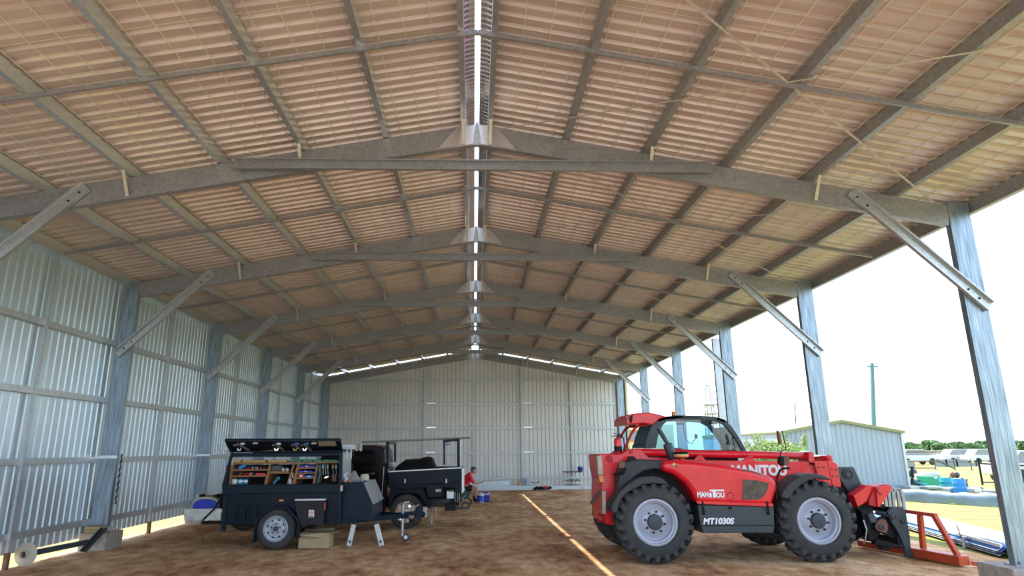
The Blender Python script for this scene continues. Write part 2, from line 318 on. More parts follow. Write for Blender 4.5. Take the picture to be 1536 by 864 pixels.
# ---- portal frames
names = {-1: 'portal frame at the open mouth of the shed behind the viewer', 0: 'portal frame above and behind the camera, just out of the picture', 1: 'nearest galvanised portal frame, its right column beside the orange floor frame',
         2: 'second galvanised portal frame, right column standing behind the red telehandler boom', 3: 'third galvanised portal frame from the viewer, beyond the ute cab', 4: 'fourth galvanised portal frame from the viewer', 5: 'fifth portal frame, last one before the end wall', 6: 'portal frame against the closed end wall'}
for k in range(0, 7):
    y = Fy[k]; t = thing('portal_frame', names[k], 'frame', (0, y, 0), 'portal frames along the shed')
    for sgn, xi in ((-1, XL), (1, XR)):
        xc = xi+sgn*CW/2; ztop = zb(xi)+.34
        B().csec((xc, y-.05, .28), (xc, y-.05, ztop), CW, .10, (0, 1, 0), t=.006, lip=.025).build('column', 'column', t, fix=False)
        q = B().box((xc, y, .287), (CW+.06, .2, .014))
        for a in (-.1, .1): q.cyl((xc+a, y-.07, .29), (xc+a, y-.07, .33), .012, n=6)
        q.build('base_plate', 'steel_dull_shade', t)
        xe = RX+sgn*.02; u = V((0, 0, .150))
        B().csec(V((xe, y-.045, zb(xe)))+u, V((xi, y-.045, zb(xi)))+u, .298, .095, (0, 1, 0), t=.006, lip=.025).build('rafter', 'steel_dull_shade', t, fix=False)
        B().prism([(RX, y-.055, zb(0)+.01), (RX+sgn*.55, y-.055, zb(.55)+.02), (RX+sgn*.28, y-.055, zb(.28)+.30), (RX, y-.055, zb(0)+.31)], (0, .008, 0)).build('apex_plate', 'cap', t)
        for x in (.19, 2.46, 4.79):
            X = RX+sgn*x; B().beam((X, y-.27, zb(X)+.33), (X, y-.065, zb(X)+.02), .045, .006, up=(0, 1, 1)).build('fly_brace', 'strap', t)
        if k < 6:
            p, q2 = V((sgn*5.33, y-.062, 5.22)), V((sgn*7.02, y-.062, 3.55))
            B().csec(p, q2, .17, .06, (0, -1, 0), t=.005).build('knee_brace', 'steel', t, fix=False)
            bb_ = B(); d = (q2-p).normalized()
            for s_ in (.12, .3): bb_.cyl(p+d*s_, p+d*s_+V((0, -.02, 0)), .014, n=6); bb_.cyl(q2-d*(s_+.05), q2-d*(s_+.05)+V((0, -.02, 0)), .014, n=6)
            bb_.build('bolts', 'black', t)['kind'] = 'stuff'
    B().prism([(RX-.06, y-.075, zb(0)-.02), (RX+.06, y-.075, zb(0)-.02), (RX+.02, y-.075, zb(0)+.33), (RX-.02, y-.075, zb(0)+.33)], (0, .02, 0)).build('apex_joint', 'steel', t)
    if k < 6: B().csec((-3.33, y-.14, 5.535), (3.35, y-.14, 5.535), .152, .064, (0, -1, 0), t=.005).build('collar_tie', 'steel_dull_shade', t, fix=False)
# spare column close behind the third right hand column
p = at(1081, 560, 19.0)
tag(B().csec((p.x-.02, 19.0, .0), (p.x-.02, 19.0, 4.78), .26, .1, (0, 1, 0)).build('steel_post', 'steel', fix=False), 'narrow grey steel post seen just left of the third right-hand column', 'post')
# footings
for k in range(0, 6):
    for sgn, xi in ((-1, XL), (1, XR)):
        n_ = ['', 'first', 'second', 'third', 'fourth', 'fifth', 'last'][k] if k else 'out of frame'
        o = B().box((-6.87 if sgn < 0 else xi+.12, Fy[k], .11), (.48 if sgn < 0 else .72, .62, .34)).build('concrete_footing', 'concrete', bevel=.015)
        tag(o, f'concrete footing under the {n_} column on the {"left walled" if sgn < 0 else "right open"} side', 'footing', 'concrete footings of the columns')
# ---- left wall
wlft = struct('wall_left'); SX = -7.165
b = B(); ps = []
for yy, h in RP: ps += [(SX-h, yy, .185), (SX-h, yy, 5.06)]
b.add(ps, [(2*i, 2*i+1, 2*i+3, 2*i+2) for i in range(len(RP)-1)]); first = b.build('wall_sheet', 'wall', wlft, fix=False); c0 = WO[first].copy()
base = Y1+.12-ns*.762; first.location.y += base
for k in range(1, ns): place(first, (c0.x, c0.y+base+k*.762, c0.z), wlft)
GZ = [.4525+1.1045*i for i in range(5)]
for z in GZ[:4]:
    for k in range(0, 6): B().csec((-7.078, Fy[k]+.03, z), (-7.078, Fy[k+1]-.03, z), .10, .075, (-1, 0, 0), t=.004, lip=.015).build('girt', 'steel', wlft, fix=False)
for k in range(0, 6):
    y = Fy[k]+2.295
    q = B().csec((-7.04, y, .22), (-7.04, y, 4.93), .06, .045, (-1, 0, 0), t=.003, lip=.01).build('bridging_post', 'steel', wlft, fix=False)
    B().box((-7.06, y, .10), (.06, .07, .26)).build('timber_block', 'brown', q)
for k in range(1, 6):
    B().box((XL-.16, Fy[k]-.062, GZ[1]+.05), (CW+.06, .02, .05)).build('girt_cleat', 'cap', wlft)
# ---- end wall
wend = struct('wall_end'); SY = Y1+.16; i = 0; x = -7.16; RE = ribs(h=.045, a=.128, c=.136, d=.177)
while x < 7.1:
    b = B(); ps = []
    for xx, h in RE:
        X = min(x+xx, 7.10); ps += [(X, SY+h, .06), (X, SY+h, zb(X)+.415)]
    b.add(ps, [(2*i, 2*i+1, 2*i+3, 2*i+2) for i in range(len(RP)-1)]); b.build('wall_sheet', 'endwall', wend, fix=False); x += .762
xs_ = [XL, -2.25, 2.25, XR]
for i, z in enumerate(GZ):
    for a, e in zip(xs_[:-1], xs_[1:]):
        if i == 4: a, e = max(a, -5.8), min(e, 5.8)
        B().csec((a+.1, Y1+.06, z), (e-.1, Y1+.06, z), .10, .07, (0, 1, 0), t=.004, lip=.015).build('girt', 'steel', wend, fix=False)
for x in (-2.25, 2.25): B().csec((x, Y1+.0, .0), (x, Y1+.0, zb(x)), .20, .075, (0, 1, 0)).build('mullion_column', 'steel', wend, fix=False)
for x in (-4.5, 0, 4.5): B().csec((x, Y1+.03, .05), (x, Y1+.03, GZ[4]+.05), .085, .05, (0, 1, 0), lip=.01).build('bridging_post', 'steel', wend, fix=False)
B().box((7.12, Y1+.05, 2.6), (.09, .34, 5.1)).build('corner_flashing', 'creamw', wend)
B().box((-7.2, Y1+.14, 2.55), (.10, .16, 5.0)).build('corner_flashing', 'wall', wend)
for x in (-2.25, 2.25):
    for z in (GZ[2], GZ[3], GZ[1]): B().box((x+.25, Y1-.0, z+.045), (.42, .02, .045)).build('girt_cleat', 'cap', wend)
for x in (-2.25, 2.25): B().beam((x, Y1-.5, zb(x)+.33), (x, Y1-.06, zb(x)+.0), .07, .05, up=(0, 1, 1)).build('fly_brace', 'steel', wend)
# ================================================================== THE TELEHANDLER
TH = thing('telehandler', 'red telescopic handler with white-centred tractor tyres parked on the dirt floor', 'loader', (4.1, 12.1, 0))
def tyre_wheel(parent, cx, cz, y0, side, R=.613, W=.40, rr=.345):
    # side -1: outer face looks towards -Y (the viewer); y0 is the outer face
    s = 1 if side < 0 else -1; ax = (0, s, 0); o = V((cx, y0, cz))
    q = B(); pr = [(rr, .03), (rr+.03, .0), (R-.15, -.005), (R-.095, .03), (R-.06, .075), (R-.055, W-.075), (R-.095, W-.03), (R-.15, W+.005), (rr, W-.03)]
    q.lathe(pr, o, ax, 48); wheel = q.build('wheel', 'rubber', parent, smooth=True, origin=(cx, y0+s*W/2, cz))
    ctr = V((cx, y0+s*W/2, cz))
    # tread bars, swept from the shoulder to the middle
    for half in (0, 1):
        q = B(); d0, d1 = (.0, W*.56) if half == 0 else (W, W*.44)
        def P(a, d, r): return V((math.sin(a)*r, s*(d-W/2), math.cos(a)*r))
        a0 = 0 if half == 0 else math.pi/22
        secs = [(a0, d0+(.012 if half == 0 else -.012), R-.12, R-.045, .045), (a0+.02, d0+(.05 if half == 0 else -.05), R-.06, R-.003, .05), (a0+.13, (d0+d1)/2, R-.04, R+.004, .036), (a0+.26, d1, R-.04, R+.0, .03)]
        vs_ = []
        for a, d, ri, ro, hw in secs:
            da = hw/R; vs_ += [P(a-da, d, ri), P(a+da, d, ri), P(a+da*.75, d, ro), P(a-da*.75, d, ro)]
        fs = [(0, 1, 2, 3), (15, 14, 13, 12)] + [(4*i+j, 4*i+(j+1) % 4, 4*i+4+(j+1) % 4, 4*i+4+j) for i in range(3) for j in range(4)]
        q.add([v+ctr for v in vs_], fs); first = q.build('tread_bar', 'rubber', wheel, origin=ctr)
        for i in range(1, 22): place(first, ctr, wheel, (0, i*2*math.pi/22, 0))
    q = B(); q.lathe([(rr+.005, .028), (rr-.012, .018), (rr-.03, .02), (rr-.035, .06), (rr-.06, .07), (rr-.065, .10), (rr-.075, .15), (rr-.095, .15), (.20, .115), (.16, .085), (0, .085)], o, ax, 40)
    rim = q.build('rim', 'rim', wheel, smooth=True)
    q = B(); q.lathe([(.118, .09), (.118, .05), (.108, .03), (.06, .022), (0, .02)], o, ax, 24); q.build('hub_cap', 'hub', wheel, smooth=True)
    f = None
    for i in range(8):
        a = i*math.pi/4+.2; c = V((cx+math.sin(a)*.155, y0+s*.08, cz+math.cos(a)*.155))
        if f is None: f = B().cyl(c, c-V(ax)*.035, .016, n=6).build('wheel_nut', 'black', wheel); off = WO[f]-c
        else: place(f, c+off, wheel)
    return wheel
ZC = .60
tyre_wheel(TH, 2.815, ZC, 10.93, -1); tyre_wheel(TH, 5.395, ZC, 10.93, -1)
tyre_wheel(TH, 2.815, ZC, 13.25, 1); tyre_wheel(TH, 5.395, ZC, 13.25, 1)
def P3(name, px, y0, y1, m, parent=None, bevel=.01, **k): return B().pp(px, y0, y1).build(name, m, parent or TH, bevel=bevel, **k)
# chassis, axles
B().bb((2.35, 11.75, .42), (6.0, 12.45, .82)).build('chassis', 'black', TH, bevel=.02)
for x in (2.815, 5.395): B().cyl((x, 11.25, ZC), (x, 12.95, ZC), .12, n=16).ball((x, 12.1, ZC), (.24, .28, .22)).build('axle', 'black', TH, smooth=True)
ch = P3('rear_chassis', [(897, 684), (900, 681), (932, 681), (942, 674), (960, 673), (975, 690), (985, 712), (985, 760), (940, 792), (922, 788), (907, 785), (904, 770), (903, 745), (903, 720), (899, 700)], 11.48, 12.5, 'red', bevel=.015)
P3('boss_plate', [(908, 684), (915, 681.5), (924, 684), (932, 690), (930, 698), (922, 704), (911, 703), (908, 697)], 11.455, 11.48, 'red', ch, bevel=.006)
c = at(914, 688, 11.45); B().lathe([(.055, .0), (.055, -.02), (.04, -.025), (.036, -.015), (.022, -.015), (.022, -.04), (0, -.04)], c, (0, 1, 0), 20).build('pivot_pin', 'redd', ch, smooth=True)
c = at(947, 678, 11.46); B().cyl(c, c-V((0, .03, 0)), .028, n=16).build('pivot_pin', 'redd', ch)
P3('tail_lamp', [(895.5, 685), (902, 682.5), (905, 712), (898, 712)], 11.40, 11.50, 'cream', bevel=.004)
P3('reflector', [(898, 713), (905, 713), (907, 724), (900, 723)], 11.40, 11.50, 'amber', bevel=.004)
P3('number_panel', [(903.5, 737), (909, 737), (909, 771), (904, 771)], 11.42, 11.49, 'cream', bevel=.003)
P3('grab_lever', [(899, 736), (901, 738), (890, 755), (886, 756.5), (886, 752)], 11.42, 11.47, 'plastic', bevel=.006)
for v in (773, 781.5): B().tube([at(896, v-.5, 11.4), at(908, v+.8, 11.5)], .014).build('tow_pin', 'redd', TH)
B().tube([at(899, 769, 11.4), at(903, 776, 11.44), at(909, 786, 11.5)], .012).build('tow_link', 'redd', TH)
# rear grey cover, mirror bracket
P3('engine_cover', [(927, 745), (928, 715), (932, 703), (938, 693), (955, 689), (994.5, 690.5), (993.5, 705), (980, 704), (966, 707), (952, 716), (940, 731), (933, 748)], 11.12, 11.55, 'plastic', bevel=.03, seg=3)
P3('wheel_arch', [(931, 748), (945, 722), (965, 706), (992, 700), (1010, 708), (1030, 728), (1042, 750), (1049, 770), (1056, 800), (1046, 796), (1030, 792), (1000, 750), (950, 740)], 11.45, 11.75, 'blackin', bevel=0)
P3('filler_cap', [(943, 685), (950, 684), (954, 687), (954, 692), (942, 692)], 11.25, 11.35, 'black', bevel=.01)
P3('side_lamp', [(928.5, 693), (938, 692.5), (938, 702), (928.5, 702.5)], 11.0, 11.12, 'brown', bevel=.01)
B().tube([at(920, 711.5, 11.02), at(934, 710, 11.02), at(938, 704, 11.05), at(936, 696, 11.08)], .022).build('lamp_bracket', 'black', TH, smooth=True)
# mudguards
rg = [(916.7, 762), (919, 755), (922.4, 749), (930.5, 736), (943.5, 725), (953, 718.5), (965, 714.8), (980, 713.5), (993, 717), (1000, 723), (999.5, 727), (980, 725), (965, 727), (951, 734), (940, 740), (933, 748), (928.5, 757), (926.5, 769), (922, 770.5), (917.5, 768)]
P3('rear_mudguard', rg, 10.90, 11.36, 'plastic', bevel=.02, seg=3)
fg = [(1172, 746), (1174.6, 736), (1184, 725), (1200.5, 713.5), (1213.5, 710.6), (1228, 711), (1241, 715), (1248, 720), (1241, 720), (1225, 718), (1213.5, 720.8), (1204, 726.4), (1192, 736), (1186, 746.7), (1180, 749)]
P3('front_mudguard', fg, 10.90, 11.36, 'plastic', bevel=.02, seg=3)
B().beam(at(1222, 719, 11.3), at(1222, 729, 11.5), .03, .03).build('mudguard_bracket', 'black', TH)
# bonnet
hood = [(993, 706), (994.5, 691), (1016, 690.5), (1040, 692), (1075, 696), (1105, 701), (1131, 706), (1153, 713), (1163, 719), (1168, 727), (1166.5, 737), (1161, 751), (1160, 759.5), (1046.5, 755.5), (1042, 748), (1038, 737), (1028, 724), (1011, 711)]
hd = P3('bonnet', hood, 10.985, 11.62, 'red', bevel=.085, seg=5)
P3('bonnet_sill', [(1044, 751), (1160, 755.5), (1160, 760), (1046.5, 756)], 10.972, 11.0, 'red', hd, bevel=.004)
P3('side_grille', [(1115, 719), (1135, 720.5), (1153.4, 725), (1151.5, 735), (1145, 745), (1137, 749.7), (1113.8, 749.7)], 10.974, 11.02, 'grille', hd, bevel=.004)
for (a, b_) in (((1113, 717), (1113, 751)), ((1113, 717), (1155, 723.5)), ((1155, 723.5), (1146, 747)), ((1146, 747), (1113, 751))): pass
P3('upper_grille', [(1109, 704), (1121, 704.5), (1137, 709), (1153.4, 716.5), (1157, 720), (1137, 714.3), (1121, 712), (1112, 709)], 11.0, 11.05, 'grille', hd, bevel=.003)
c = at(1096, 744, 10.985); B().lathe([(.062, -.001), (.058, -.006), (.045, .0), (.03, .012), (0, .018)], c, (0, 1, 0), 20).build('lock_recess', 'redd', hd, smooth=True)
P3('warning_sticker', [(1008, 696.5), (1011.5, 693.5), (1016, 699), (1012, 702.5)], 10.985, 11.0, 'yellow', hd, bevel=0)
# step box below with latches
sb = P3('battery_box', [(1046.5, 757.5), (1160.7, 759.8), (1162, 788), (1160.5, 799.6), (1055.4, 799.6), (1051, 788.6)], 11.0, 11.6, 'grey', bevel=.012)
B().beam(at(1051, 788.6, 10.998), at(1162, 788.2, 10.998), .008, .012).build('fold', 'black', sb)
for u in (1055, 1152):
    B().tube([at(u-1, 752, 10.965), at(u-.3, 760, 10.96), at(u+1, 768, 10.965)], .014, 8).ball(at(u+1, 770, 10.97), .022).build('rubber_latch', 'black', sb)
P3('catch', [(1094, 760), (1098, 760), (1097.5, 764), (1094.5, 764)], 10.97, 11.0, 'black', sb, bevel=.003)
# lettering
def word(txt, name, parent, y, u0, v0, u1, vtop, **k):
    a, b_ = at(u0, v0, y), at(u1, v0, y); t = at(u0, vtop, y); return text_on(txt, name, 'white', parent, a, (1, 0, 0), (0, 0, 1), (b_-a).x, (t-a).z, **k)
word('MAN', 'lettering', hd, 10.968, 1046.2, 746, 1063.0, 737.6, bold=.05)
def bar(u0, v0, u1, v1, y, par): return B().bb(at(u0, v1, y), at(u1, v0, y+.006)).build('lettering', 'white', par)
bar(1064.2, 739, 1067.0, 746.2, 10.968, hd); bar(1068.6, 734.3, 1071.8, 746.2, 10.968, hd) if False else None
bar(1064.5, 734.4, 1086, 737.0, 10.968, hd); bar(1069.5, 737.0, 1073.3, 746.4, 10.968, hd)
word('OU', 'lettering', hd, 10.968, 1074.5, 746.6, 1086.8, 738.6, bold=.05)
word('MT1030S', 'lettering', sb, 10.985, 1055, 786.6, 1102, 777.0, bold=.045, shear=.22)
# boom
YB0, YB1 = 11.72, 12.12
bm_ = P3('boom', [(950, 684), (1045, 690), (1080, 690.5), (1217, 692.5), (1244, 695), (1249, 722), (1249, 730), (1167, 726), (1100, 724), (1000, 712), (952, 704)], YB0, YB1, 'red', bevel=.012)
word('MANITOU', 'lettering', bm_, YB0-.008, 1098, 714, 1181, 697.3, bold=.055)
B().cyl(at(953, 678, YB0+.2), at(1216, 684.3, YB0+.2), .062, n=20).build('boom_cylinder', 'red', bm_, smooth=True)
B().bb(at(955, 681, YB0+.1), at(1215, 675, YB0+.3)) if False else None
c0, c1 = at(1217, 684.5, YB0+.2), at(1241, 684.8, YB0+.2); B().cyl(c0, c1, .03, n=14).build('cylinder_rod', 'chrome', bm_, smooth=True)
for u in (1050, 1124.5): 
    q = B().pp([(u-10, 691), (u-4, 685), (u-2, 682.5), (u+2, 682.5), (u+4, 685), (u+9, 691)], YB0+.02, YB0+.06); q.build('lifting_lug', 'red', bm_)
    c = at(u, 686, YB0+.015); B().lathe([(.022, 0), (.034, 0), (.034, .03), (.022, .03), (.022, 0)], c, (0, 1, 0), 16).build('lug_ring', 'redd', bm_)
P3('end_bracket', [(1213, 678), (1217, 677), (1221, 681), (1222, 692), (1222, 700), (1213, 697)], YB0-.0, YB0+.4, 'red', bm_, bevel=.01)
P3('head_plate', [(1238.6, 684), (1243, 682), (1248, 684), (1250, 693), (1256, 695.5), (1262.5, 730.5), (1258, 731), (1249, 729), (1245, 710), (1241, 692)], YB0-.03, YB1+.03, 'red', bm_, bevel=.01)
P3('stiffener_plate', [(1221, 691.5), (1241, 691.5), (1248, 727), (1246, 728), (1228, 718)], YB0-.02, YB0, 'red', bm_, bevel=.004)
bolt = None
for u, v in ((1228, 701), (1235.5, 701), (1248, 704), (1254.5, 704.5), (1249.5, 714), (1256, 714.5)):
    c = at(u, v, YB0-.03)
    if bolt is None: bolt = B().cyl(c, c+V((0, -.012, 0)), .014, n=8).build('bolt', 'hub', bm_); off = WO[bolt]-c
    else: place(bolt, c+off, bm_)
c = at(1243, 688, YB0-.04); B().lathe([(.03, .02), (.03, 0), (.02, -.006), (0, -.006)], c, (0, 1, 0), 16).build('pivot_pin', 'redd', bm_)
B().tube([at(1170, 686, YB0-.02), at(1195, 686.5, YB0-.04), at(1210, 689, YB0-.05), at(1219, 698, YB0-.05), at(1223, 708, YB0-.03), at(1225, 718, YB0)], .009).build('hydraulic_hose', 'black', bm_)
P3('front_chassis', [(1150, 722), (1205, 724), (1200, 735), (1180, 760), (1162, 766), (1150, 760)], 11.5, 12.45, 'redd', bevel=.01)
P3('front_frame', [(1160, 760), (1200, 730), (1262, 730), (1290, 765), (1300, 800), (1285, 812), (1180, 805)], 11.75, 12.3, 'black', bevel=.02)
# gooseneck
gn = P3('gooseneck', [(1250, 703), (1257, 700), (1281, 700), (1296, 732), (1306, 752), (1313, 775), (1319, 808), (1308, 813), (1294, 802), (1287, 770), (1275, 742), (1262, 722)], 11.78, 12.08, 'grey', bevel=.02)
c = at(1271.5, 710.5, 11.77); B().lathe([(.085, .0), (.085, -.02), (.07, -.025), (.062, -.01), (.05, -.01), (.045, -.03), (.02, -.03), (0, -.02)], c, (0, 1, 0), 22).build('pivot_boss', 'grey', gn, smooth=True)
# red tilt link and head
lk = P3('tilt_link', [(1280, 743), (1295, 733), (1302, 727), (1316, 730), (1315, 742), (1304, 750), (1287, 761)], 11.5, 11.72, 'red', bevel=.01)
P3('head_box', [(1313, 730), (1326, 726.4), (1336.5, 727), (1338.7, 732), (1319, 761), (1304, 758), (1304, 749)], 11.46, 11.76, 'redd', lk, bevel=.008)
P3('head_flange', [(1314.5, 731), (1336.5, 727.5), (1338.7, 732), (1320, 761), (1317, 760)], 11.42, 11.46, 'red', lk, bevel=.006)
B().tube([at(1316.5, 733, 11.4), at(1317, 738, 11.4), at(1322, 741, 11.4), at(1322.5, 743, 11.4)], .008).ball(at(1316.5, 735, 11.4), .014).build('locking_pin', 'brown', lk)
# carriage
cg = P3('carriage_plate', [(1332, 769), (1339, 760), (1354.6, 760), (1359, 768), (1365, 804), (1367, 828), (1376, 832), (1376, 836), (1360, 836), (1357, 821.5), (1348, 799), (1337, 782)], 11.30, 11.36, 'grey', bevel=.008)
P3('carriage_plate', [(1332, 769), (1339, 760), (1354.6, 760), (1359, 768), (1363, 804), (1362, 822), (1357, 821.5), (1348, 799), (1337, 782)], 12.3, 12.36, 'grey', bevel=.008)
B().beam(at(1344, 766, 11.32), at(1344, 766, 11.32)+V((0, 1.1, 0)), .08, .1).beam(at(1350, 812, 11.32), at(1350, 812, 11.32)+V((0, 1.1, 0)), .08, .12).build('cross_beam', 'black', TH, bevel=.01)
P3('tilt_lever', [(1312, 782), (1320, 776), (1333, 771), (1340, 781), (1349, 800), (1346, 812), (1330, 803), (1318, 798)], 11.38, 11.44, 'black', bevel=.01)
P3('cam_plate', [(1313, 790), (1317, 782), (1323, 778), (1329, 780), (1333, 788), (1331, 800), (1325, 799), (1316, 796)], 11.34, 11.38, 'brown', bevel=.008)
for u, v, r, y in ((1322.5, 791, .042, 11.32), (1341, 775, .045, 11.27), (1355.5, 782.5, .032, 11.27)):
    c = at(u, v, y); B().lathe([(r, .06), (r, 0), (r*.7, -.008), (r*.55, .004), (0, .004)], c, (0, 1, 0), 18).build('pin_boss', 'grey', TH, smooth=True)
B().cyl(at(1314, 768, 11.5), at(1340, 775, 11.3), .035, n=12).build('link_rod', 'grey', TH, smooth=True)
P3('cylinder_body', [(1290, 764), (1297, 766), (1318, 788), (1322, 800), (1315, 812), (1304, 813), (1300, 800)], 11.42, 11.6, 'black', bevel=.03)
P3('hydraulic_coupling', [(1302, 772), (1308, 769), (1316, 777), (1314, 785), (1306, 784)], 11.36, 11.46, 'hub', bevel=.01)
B().tube([at(1295, 780, 11.4), at(1300, 795, 11.38), at(1298, 808, 11.4), at(1296, 815, 11.45)], .012).build('hydraulic_hose', 'alu', TH)
P3('lower_bar', [(1313, 811), (1320, 810), (1355, 819), (1357, 824), (1340, 821), (1313, 817)], 11.3, 11.42, 'black', bevel=.008)
P3('lower_foot', [(1320, 817), (1335, 820), (1336, 826), (1326, 826)], 11.32, 11.46, 'black', bevel=.008)
# grab tines curving over the carriage
for i, (ut, ub) in enumerate(((1352, 1355), (1346, 1348), (1339, 1340), (1332, 1334), (1326, 1328))):
    y = 11.45+.16*i
    pl = [at(ub-8, 735, y), at(ut-3, 733.5, y), at(ut, 737, y), at(ub, 750, y), at(ub+1.5, 766, y)]
    q = B()
    for a, b_ in zip(pl[:-1], pl[1:]): q.beam(a, b_+(b_-a).normalized()*.008, .035, .05, up=(1, 0, .1))
    q.build('grab_tine', 'steel_dull_shade', TH, bevel=.004)
B().beam(at(1324, 759, 11.42), at(1324, 759, 11.42)+V((0, .9, 0)), .07, .06).build('tine_bar', 'black', TH)
# cab
YC0, YC1 = 12.12, 13.05
outer = [(967, 672), (970.5, 655), (977, 638.6), (987, 628.5), (1000, 624.5), (1018, 623), (1052, 623.5), (1075, 625.5), (1088, 630), (1098, 640), (1111, 659.6), (1121, 678)]
inner = [(984, 672), (987.5, 653.6), (994, 638), (1001, 631.5), (1016, 629.3), (1045, 629.3), (1074, 631), (1086, 637), (1093, 645), (1102, 656.6), (1115, 678)]
for y in (YC0, YC1-.07):
    q = B()
    for a, b_ in zip(outer, outer[1:]):
        pass
    n_ = len(outer); m_ = len(inner)
    ring = [at(u, v, YC0) for u, v in outer] + [at(u, v, YC0) for u, v in reversed(inner)]
    ring = [V((p.x, y, p.z)) for p in ring]
    q.prism(ring, (0, .07, 0)); q.build('cab_frame', 'grey', TH, bevel=.008)
def cabw(pts): return [at(u, v, YC0) for u, v in pts]
top = cabw(outer[3:9]); rb = B()
for a, b_ in zip(top[:-1], top[1:]): rb.add([a, b_, b_+V((0, YC1-YC0, 0)), a+V((0, YC1-YC0, 0)), a-V((0, 0, .05)), b_-V((0, 0, .05)), b_+V((0, YC1-YC0, -.05)), a+V((0, YC1-YC0, -.05))], [(0, 1, 2, 3), (7, 6, 5, 4), (0, 4, 5, 1), (2, 6, 7, 3)])
rb.build('cab_roof', 'grey', TH, fix=False)
gp = cabw(inner); q = B().add([V((p.x, YC0+.035, p.z)) for p in gp], [tuple(range(len(gp)))]); q.build('side_window', 'glass', TH, fix=False)
q = B().add([V((p.x, YC1-.035, p.z)) for p in gp], [tuple(range(len(gp)))]); q.build('side_window', 'glass', TH, fix=False)
fw = cabw([(1094, 640), (1119, 677)]); B().add([fw[0]+V((0, .07, 0)), fw[1]+V((0, .07, 0)), fw[1]+V((0, YC1-YC0-.07, 0)), fw[0]+V((0, YC1-YC0-.07, 0))], [(0, 1, 2, 3)]).build('windscreen', 'glass', TH, fix=False)
p = at(1010, 672, YC0); B().bb((p.x-.25, YC0, .75), (p.x+1.15, YC1, p.z-.04)).build('cab_body', 'black', TH, bevel=.03)
st_ = at(1030, 672, 12.6); B().bb((st_.x-.2, 12.35, 1.2), (st_.x+.25, 12.8, 1.55)).bb((st_.x-.25, 12.38, 1.5), (st_.x-.12, 12.78, 1.72)).build('driver_seat', 'black', TH, bevel=.05)
B().tube([at(1025, 635, YC0+.1), at(1025.5, 645, YC0+.1), at(1028, 656, YC0+.1), at(1033, 664, YC0+.1), at(1038, 665.5, YC0+.1), at(1043, 658, YC0+.1)], .007).build('lamp_stalk', 'black', TH)
B().ball(at(1044, 654.5, YC0+.1), (.03, .03, .045)).build('cab_lamp', 'black', TH, smooth=True)
P3('sun_visor_clip', [(1016, 634.5), (1026, 634), (1026, 637), (1016, 637)], YC0+.05, YC0+.1, 'black', bevel=.003)
for u0, v0, u1, v1 in ((1098, 650, 1110, 676), (1090, 640, 1100, 664)): pass
B().tube([at(1103, 676, YC0+.5), at(1098, 668, YC0+.5), at(1090, 664, YC0+.5), at(1086, 676, YC0+.5)], .012).build('steering_wheel_rim', 'black', TH)
# red roof guard
ro = P3('roof_guard', [(939.7, 630), (942.7, 622.5), (950, 620.2), (962, 619.2), (974, 618.7), (986, 621), (999, 624.6), (988, 629.6), (979, 637.4), (965, 635.2), (950, 636.4), (939.7, 636.8)], 12.0, 13.1, 'red', bevel=.02, seg=3)
P3('guard_lamp', [(944, 625), (949.5, 622.5), (948, 634), (944.5, 634)], 11.985, 12.05, 'black', ro, bevel=.006)
for y in (12.15, 12.95):
    B().tube([V((p.x, y, p.z)) for p in (at(937.5, 675, 12.12), at(941, 665, 12.12), at(947, 652, 12.12), at(953, 642, 12.12), at(960, 637.5, 12.12), at(970, 638, 12.12))], .022, 8).build('rear_strut', 'redd', TH, smooth=True)
B().tube([at(949, 673, 12.0), at(949.5, 668, 12.0), at(952, 667.3, 12.0), at(964, 667.3, 12.0), at(966.5, 668.5, 12.0), at(966.8, 673, 12.0)], .011).build('grab_rail', 'black', TH)
c = at(1011, 624.5, 12.3); B().cyl(c, c+V((0, 0, .015)), .045, n=14).build('beacon_base', 'black', TH)
B().lathe([(.04, .015), (.04, .07), (.034, .085), (0, .09)], c, (0, 0, 1), 16).build('beacon', 'amber', TH, smooth=True)
c = at(1077.5, 626, 12.3); B().cyl(c, c+V((0, 0, .05)), .008, n=6).build('aerial_stub', 'black', TH)
# exhaust, air cleaner
B().lathe([(.0, .0), (.074, 0), (.078, .01), (.078, .24), (.07, .262), (.03, .268), (0, .268)], at(1009.5, 689, 11.45), at(1000.3, 663.5, 11.45)-at(1009.5, 689, 11.45), 24).build('muffler', 'grey', TH, smooth=True)
a, b_ = at(1001, 665, 11.45), at(987.3, 642, 11.45); q = B(); q.lathe([(.036, 0), (.036, (b_-a).length), (.028, (b_-a).length), (.028, .02)], a, b_-a, 16); q.build('exhaust_pipe', 'grey', TH, smooth=True)
c = at(1022, 690.5, 11.30); B().lathe([(.05, .0), (.05, .03), (.09, .04), (.123, .05), (.127, .06)], c, (0, 0, 1), 28).build('air_cleaner_neck', 'redd', TH, smooth=True)
B().lathe([(0, .045), (.11, .045), (.122, .055), (.122, .105), (.0, .105)], c, (0, 0, 1), 28).build('air_cleaner_bowl', 'yellow', TH, smooth=True)
B().lathe([(.0, .10), (.126, .10), (.126, .115), (.10, .135), (0, .14)], c, (0, 0, 1), 28).build('air_cleaner_cap', 'black', TH, smooth=True)
